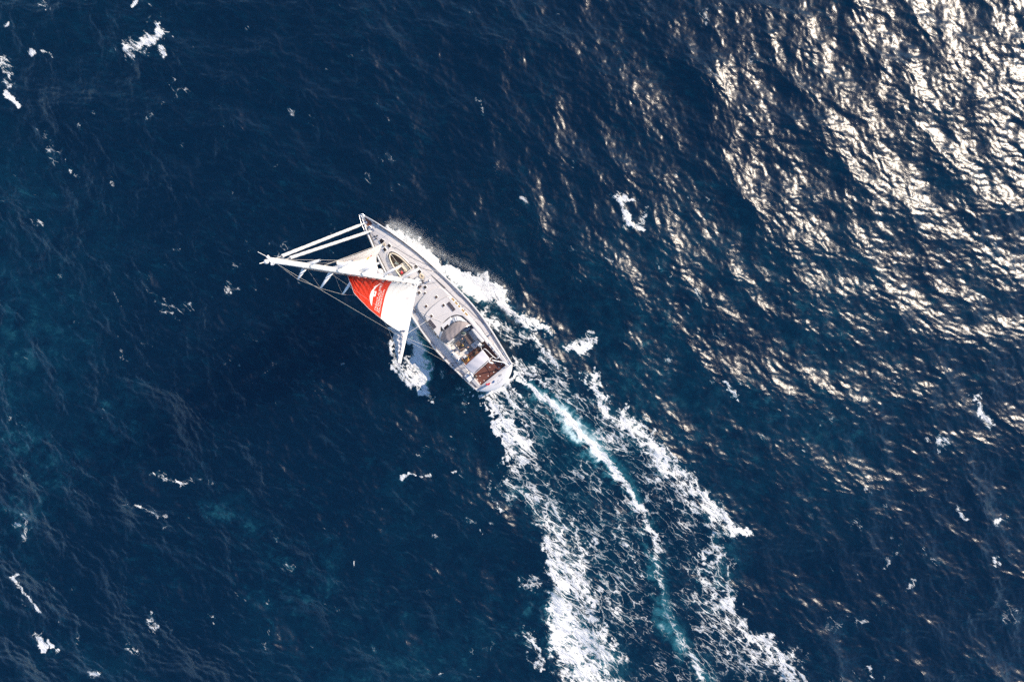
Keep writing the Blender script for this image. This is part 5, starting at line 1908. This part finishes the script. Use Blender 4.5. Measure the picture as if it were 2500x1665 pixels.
MB().tube(smooth_open([(-0.28, 0.1, 0.1), (-0.1, 0.2, 0.2), (0.15, 0.22, 0.18), (0.3, 0.1, 0.05), (0.42, -0.05, 0.02)], 5), 0.022, 6).build('strap', 'rope_white', bg)

# ---- red ensign on its staff at the taffrail
p = zs_(925, 1235, 2.2)
fg = thing('ensign_flag', 'crumpled red flag with a white edge at the stern rail', 'flag', (p[0] + 0.10, p[1] + 0.02, AD + 0.01))
MB().tube([(0, 0, 0), (-0.18, 0, 1.25)], 0.018, 8).build('staff', 'teak_grey', fg)


def flag_fn(u, v):
    a = Vector((-0.165 + 0.10 * v, 0, 1.15 - 0.62 * v))
    sw = u * 0.42
    q = a + Vector((-sw * 0.45 + 0.06 * math.sin(u * 9 + v * 2), -sw * 0.75 + 0.07 * math.sin(u * 11 + 1 + v), -0.22 * u * u + 0.05 * math.sin(u * 14 + v * 5)))
    return tuple(q)


MB().grid(lambda u, v: flag_fn(u * 0.9, v), 24, 14).build('red_cloth', 'red_flag', fg, smooth=True, thick=0.006)
MB().grid(lambda u, v: flag_fn(0.9 + u * 0.12, v), 4, 14).build('white_edge', 'print_white', fg, smooth=True, thick=0.006)

# ---- outboard motor on the port quarter, life-raft case
p = zs_(545, 970, 2.3)
om = thing('outboard_motor', 'white outboard motor clamped upright on the port quarter rail', 'outboard motor', (p[0], p[1], deck_z(p[0], p[1]) + 0.14), R(-20))
MB().tube([(-0.30, 0, 0.72), (-0.22, 0, 0.74), (0, 0, 0.76), (0.2, 0, 0.74), (0.27, 0, 0.72)], [0.07, 0.14, 0.17, 0.14, 0.06], 12).build('cowling', 'gelcoat', om, smooth=True)
MB().box((0, 0, 0.35), (0.18, 0.12, 0.55)).build('shaft', 'black_rubber', om, bevel=0.03)
MB().box((0.16, 0, 0.42), (0.12, 0.22, 0.2)).build('clamp', 'black_rubber', om, bevel=0.02)
MB().box((-0.06, 0, 0.08), (0.34, 0.05, 0.14)).build('gear_case', 'black_rubber', om, bevel=0.02)
p = zs_(640, 1035, 2.0)
gr = thing('barbecue_grill', 'dark kettle grill beside the outboard motor', 'grill', (p[0], p[1], AD + 0.015))
MB().tube([(0, 0, 0), (0, 0, 0.5)], 0.03, 8).build('post', 'steel', gr)
MB().lathe((0, 0, 0.48), [(0.05, 0), (0.16, 0.06), (0.20, 0.16)], 16).build('bowl', 'black_rubber', gr, smooth=True)
MB().lathe((0, 0, 0.64), [(0.205, 0), (0.18, 0.08), (0.10, 0.13), (0.02, 0.145)], 16).build('lid', 'smoked_brown', gr, smooth=True)
MB().box((0, 0, 0.80), (0.10, 0.03, 0.03)).build('handle', 'steel', gr)
p = zs_(460, 1060, 1.9)
lr = thing('raft_case', 'flat white life raft case on the port quarter deck', 'raft case', (p[0], p[1], deck_z(p[0], p[1]) + 0.17))
MB().prism([(-0.42, -0.26), (0.42, -0.26), (0.42, 0.26), (-0.42, 0.26)], 0, 0.14, 0.05).build('lower_shell', 'gelcoat', lr)
MB().prism([(-0.40, -0.24), (0.40, -0.24), (0.40, 0.24), (-0.40, 0.24)], 0.15, 0.26, 0.05).build('upper_shell', 'print_white', lr)
for dx_ in (-0.22, 0.22):
    MB().box((dx_, 0, 0.265), (0.04, 0.50, 0.01)).build('strap', 'ink_grey', lr)
# ---- white cowl horn on the starboard rail by the awning
p = zs_(1010, 670, 2.4)
ch = thing('horseshoe_buoy', 'white curved rescue buoy hung behind the awning to starboard', 'rescue buoy', (p[0], p[1], AD + 0.013))
MB().tube(smooth_open([(0.30, 0.05, 1.0), (0.18, -0.02, 1.08), (0.02, 0.02, 1.10), (-0.12, -0.06, 1.08), (-0.26, -0.16, 1.0)], 6), 0.085, 10).build('float', 'print_white', ch, smooth=True)
MB().tube([(0.02, 0.02, 0), (0.02, 0.02, 1.05)], 0.022, 8).build('stand', 'steel', ch)
# blue fender and coiled lines on the quarters
p = zs_(1350, 465, 1.9)
fd = thing('deck_bollard', 'small dark blue mooring bollard on the starboard quarter', 'bollard', (p[0], p[1], deck_z(p[0], p[1])))
MB().lathe((0, 0, 0), [(0.10, 0), (0.10, 0.03), (0.05, 0.06), (0.05, 0.14), (0.085, 0.17), (0.06, 0.20), (0.01, 0.205)], 14).build('post', 'blue_paint', fd)
MB().box((0, 0, 0.11), (0.26, 0.04, 0.04)).build('cross_bar', 'steel', fd)


# ---- crew
def person(name, label, loc, rz, arms, legs, lean, mats, hair):
    """skinned figure: arms / legs are joint lists in body space (x ahead, y to the left, z up)"""
    V, E, RAD, ZONE = [], [], [], []

    def add(p_, r_, par, zone):
        V.append(p_)
        RAD.append(r_)
        ZONE.append(zone)
        if par is not None:
            E.append((par, len(V) - 1))
        return len(V) - 1
    lx, ly = lean
    hz = legs['pelvis']
    pel = add((0, 0, hz), (0.150, 0.125), None, 'leg')
    wst = add((lx * 0.25, ly * 0.25, hz + 0.20), (0.135, 0.115), pel, 'top')
    che = add((lx * 0.6, ly * 0.6, hz + 0.40), (0.165, 0.125), wst, 'top')
    nek = add((lx * 0.9, ly * 0.9, hz + 0.55), (0.062, 0.062), che, 'top')
    he1 = add((lx * 1.0 + 0.03, ly, hz + 0.62), (0.082, 0.080), nek, 'skin')
    he2 = add((lx * 1.05 + 0.035, ly, hz + 0.71), (0.100, 0.085), he1, 'skin')
    he3 = add((lx * 1.05 + 0.02, ly, hz + 0.78), (0.075, 0.065), he2, 'skin')
    add((lx * 1.05 + 0.125, ly, hz + 0.69), (0.018, 0.016), he2, 'skin')
    for s, key in ((1, 'l'), (-1, 'r')):
        J = arms[key]
        sh = add((lx * 0.75, ly * 0.75 + s * 0.185, hz + 0.47), (0.070, 0.070), che, 'top')
        el = add(J[0], (0.052, 0.052), sh, 'top')
        wr = add(J[1], (0.036, 0.036), el, 'top')
        d = (Vector(J[1]) - Vector(J[0])).normalized()
        sd_ = d.cross(Vector((0, 0, 1)))
        sd_ = sd_.normalized() if sd_.length > 0.1 else Vector((0, 1, 0))
        pm = add(tuple(Vector(J[1]) + d * 0.07), (0.040, 0.020), wr, 'skin')
        for f_, (off, ln) in enumerate(((-0.032, 0.075), (-0.011, 0.088), (0.011, 0.084), (0.032, 0.068))):
            k1 = add(tuple(Vector(V[pm]) + d * 0.045 + sd_ * off), (0.0095, 0.0095), pm, 'skin')
            add(tuple(Vector(V[pm]) + d * (0.045 + ln * 0.8) + sd_ * off * 1.1 + Vector((0, 0, -0.025))), (0.008, 0.008), k1, 'skin')
        t1 = add(tuple(Vector(J[1]) + d * 0.05 - sd_ * 0.045), (0.011, 0.011), wr, 'skin')
        add(tuple(Vector(J[1]) + d * 0.10 - sd_ * 0.062), (0.009, 0.009), t1, 'skin')
        K = legs[key]
        hp = add((0, s * 0.095, hz - 0.06), (0.098, 0.098), pel, 'leg')
        kn = add(K[0], (0.066, 0.066), hp, 'leg')
        an = add(K[1], (0.044, 0.044), kn, 'leg')
        he = add((K[1][0] - 0.02, K[1][1], K[1][2] - 0.05), (0.042, 0.042), an, 'shoe')
        add((K[1][0] + 0.18, K[1][1] + s * 0.02, K[1][2] - 0.055), (0.044, 0.030), he, 'shoe')
    me = bpy.data.meshes.new('skeleton')
    me.from_pydata(V, E, [])
    tmp = bpy.data.objects.new('skeleton', me)
    C.objects.link(tmp)
    tmp.modifiers.new('skin', 'SKIN')
    for i_, sv in enumerate(me.skin_vertices[0].data):
        sv.radius = RAD[i_]
        sv.use_root = (i_ == 0)
    sb = tmp.modifiers.new('sub', 'SUBSURF')
    sb.levels = 2
    sb.render_levels = 2
    bpy.context.view_layer.update()
    body = bpy.data.meshes.new_from_object(tmp.evaluated_get(bpy.context.evaluated_depsgraph_get()))
    bpy.data.objects.remove(tmp)
    body.name = 'body'
    slots = {'top': 0, 'leg': 1, 'skin': 2, 'shoe': 3, 'trim': 4}
    body.materials.clear()
    for k in ('top', 'leg', 'skin', 'shoe', 'trim'):
        body.materials.append(MATS[mats[k]])
    P = np.array(V)
    seg = [(np.array(V[a]), np.array(V[b]), ZONE[b]) for a, b in E]
    for f in body.polygons:
        c = np.array(f.center)
        bd_, z_ = 1e9, 'top'
        for a, b, zn in seg:
            ab = b - a
            t = np.clip(np.dot(c - a, ab) / (np.dot(ab, ab) + 1e-9), 0, 1)
            d = np.linalg.norm(c - a - t * ab)
            if d < bd_:
                bd_, z_ = d, zn
        if z_ == 'top' and hz + 0.44 < c[2] < hz + 0.62 and np.hypot(c[0] - lx * .8, c[1] - ly * .8) < 0.13:
            z_ = 'trim'
        f.material_index = slots[z_]
        f.use_smooth = True
    root = thing(name, label, 'person', loc, rz)
    bo = bpy.data.objects.new('body', body)
    C.objects.link(bo)
    bo.parent = root
    hc = Vector(V[he2]) + Vector((-0.012, 0, 0.03))
    hm = MB()
    prof_ = [(0.112, -0.05), (0.120, 0.0), (0.112, 0.05), (0.085, 0.095), (0.04, 0.118), (0.005, 0.122)]
    hm.lathe((hc.x, hc.y, hc.z), prof_, 16)
    hm.v = [(x if x < hc.x + 0.075 else hc.x + 0.075, hc.y + (y - hc.y) * 0.86 + 0.004 * math.sin(x * 160), z + 0.003 * math.sin(y * 190)) for x, y, z in hm.v]
    hm.build('hair', hair, root, smooth=True)
    for s in (1, -1):
        MB().lathe((V[he2][0] + 0.085, V[he2][1] + s * 0.033, V[he2][2] + 0.01), [(0.012, -0.008), (0.014, 0), (0.010, 0.008)], 8).build('eye', 'ink_dark', root)
        MB().tube([(V[he2][0] - 0.005, V[he2][1] + s * 0.088, V[he2][2] - 0.03), (V[he2][0], V[he2][1] + s * 0.095, V[he2][2] + 0.025)], 0.016, 6).build('ear', 'skin', root)
    return root


stand = {'pelvis': 0.93, 'l': ((0.05, 0.12, 0.50), (0.0, 0.14, 0.10)), 'r': ((0.04, -0.12, 0.50), (-0.02, -0.14, 0.10))}
stride = {'pelvis': 0.90, 'l': ((0.20, 0.12, 0.50), (0.22, 0.14, 0.10)), 'r': ((-0.02, -0.12, 0.48), (-0.28, -0.14, 0.10))}
p = za(1000, 1000, PF)
person('person', 'person in black clothes with a yellow collar standing between the cockpit tables', (p[0], p[1], PF), R(-70),
       {'l': ((0.30, 0.34, 1.22), (0.55, 0.36, 1.12)), 'r': ((-0.06, -0.40, 1.16), (0.12, -0.52, 1.00))}, stride, (0.16, 0.04),
       {'top': 'coat_black', 'leg': 'trousers_dark', 'skin': 'skin', 'shoe': 'black_rubber', 'trim': 'coat_yellow'}, 'hair_dark')
p = zs_(485, 590, AD)
person('person', 'person in an ochre jacket at the port steering wheel', (p[0], p[1], AD + 0.015), R(10),
       {'l': ((0.16, 0.38, 1.18), (0.42, 0.30, 1.10)), 'r': ((0.16, -0.36, 1.18), (0.42, -0.26, 1.10))}, stand, (0.06, 0.10),
       {'top': 'coat_ochre', 'leg': 'trousers_dark', 'skin': 'skin', 'shoe': 'black_rubber', 'trim': 'coat_ochre'}, 'hair_brown')
p = zs_(705, 410, AD)
person('person', 'person in dark brown clothes standing at the middle of the helm', (p[0], p[1], AD + 0.015), R(25),
       {'l': ((0.05, 0.40, 1.18), (0.26, 0.44, 1.02)), 'r': ((0.10, -0.36, 1.18), (0.34, -0.30, 1.05))}, stand, (0.10, -0.02),
       {'top': 'coat_brown', 'leg': 'coat_black', 'skin': 'skin', 'shoe': 'black_rubber', 'trim': 'coat_brown'}, 'hair_dark')


# ================================================================== spray thrown up by the bow
def spray():
    r = np.random.default_rng(3)
    n = 32000
    path = np.array([sea_xy(*p) for p in ((942, 562), (970, 574), (1000, 592), (1032, 616), (1078, 640), (1140, 668), (1200, 695), (1240, 735))])
    wgt = np.array([0.8, 1.2, 1.5, 1.2, 0.6, 0.5, 0.5, 0.35])
    rise = np.array([1.1, 1.5, 1.6, 1.2, 0.7, 0.55, 0.5, 0.4])
    t = r.random(n * 3) * (len(path) - 1)
    keep = r.random(n * 3) < np.interp(t, range(len(path)), wgt) / 1.5
    t = t[keep][:n]
    n = len(t)
    i = np.minimum(t.astype(int), len(path) - 2)
    f = (t - i)[:, None]
    c = path[i] * (1 - f) + path[i + 1] * f
    clump = np.sin(t * 9.3) * 0.3 + np.sin(t * 23.1) * 0.2
    out_ = np.array([0.66, 0.75])                    # thrown outwards, to starboard and ahead
    dist = np.abs(r.normal(0, 1, n)) * (0.55 + 0.35 * clump) * (0.5 + np.interp(t, range(len(path)), rise) * 0.7)
    xy = c + out_ * (0.45 + dist[:, None] * 0.50) + r.normal(0, 0.20, (n, 2))
    z = 0.25 + np.interp(t, range(len(path)), rise) * np.exp(-dist * 0.9) * r.random(n) ** 0.7 + 0.1 * r.random(n)
    size = 0.004 + 0.009 * r.random(n) ** 3
    tet = np.array([(1, 1, 1), (1, -1, -1), (-1, 1, -1), (-1, -1, 1)], float) * 0.8
    ang = r.random(n) * 6.283
    ca, sa = np.cos(ang), np.sin(ang)
    v = np.empty((n, 4, 3))
    for k in range(4):
        x, y, zz = tet[k]
        v[:, k, 0] = xy[:, 0] + size * (x * ca - y * sa)
        v[:, k, 1] = xy[:, 1] + size * (x * sa + y * ca)
        v[:, k, 2] = z + size * zz
    b0 = (np.arange(n) * 4)[:, None]
    fs = (b0[:, :, None] + np.array([(0, 1, 2), (0, 3, 1), (0, 2, 3), (1, 3, 2)])[None]).reshape(-1)
    me = bpy.data.meshes.new('bow_spray')
    me.vertices.add(n * 4)
    me.vertices.foreach_set('co', v.reshape(-1))
    nf = n * 4
    me.loops.add(nf * 3)
    me.loops.foreach_set('vertex_index', fs.astype(np.int32))
    me.polygons.add(nf)
    me.polygons.foreach_set('loop_start', np.arange(0, nf * 3, 3, dtype=np.int32))
    me.polygons.foreach_set('loop_total', np.full(nf, 3, np.int32))
    me.update()
    m, N, L = new_mat('spray_drop')
    b = N['Principled BSDF']
    nz = N.new('ShaderNodeTexNoise')
    nz.inputs['Scale'].default_value = 3.0
    rp = N.new('ShaderNodeValToRGB')
    rp.color_ramp.elements[0].color = (0.74, 0.77, 0.79, 1)
    rp.color_ramp.elements[1].color = (0.86, 0.87, 0.87, 1)
    L.new(nz.outputs['Fac'], rp.inputs['Fac'])
    L.new(rp.outputs['Color'], b.inputs['Base Color'])
    b.inputs['Roughness'].default_value = 0.4
    tr = N.new('ShaderNodeBsdfTranslucent')
    tr.inputs['Color'].default_value = (0.85, 0.87, 0.88, 1)
    mx = N.new('ShaderNodeMixShader')
    mx.inputs[0].default_value = 0.5
    L.new(b.outputs[0], mx.inputs[1])
    L.new(tr.outputs[0], mx.inputs[2])
    L.new(mx.outputs[0], N['Material Output'].inputs['Surface'])
    me.materials.append(m)
    o = bpy.data.objects.new('bow_spray', me)
    C.objects.link(o)
    o['kind'] = 'stuff'
    tag(o, 'white spray flung up along the starboard bow of the yacht', 'spray')


spray()
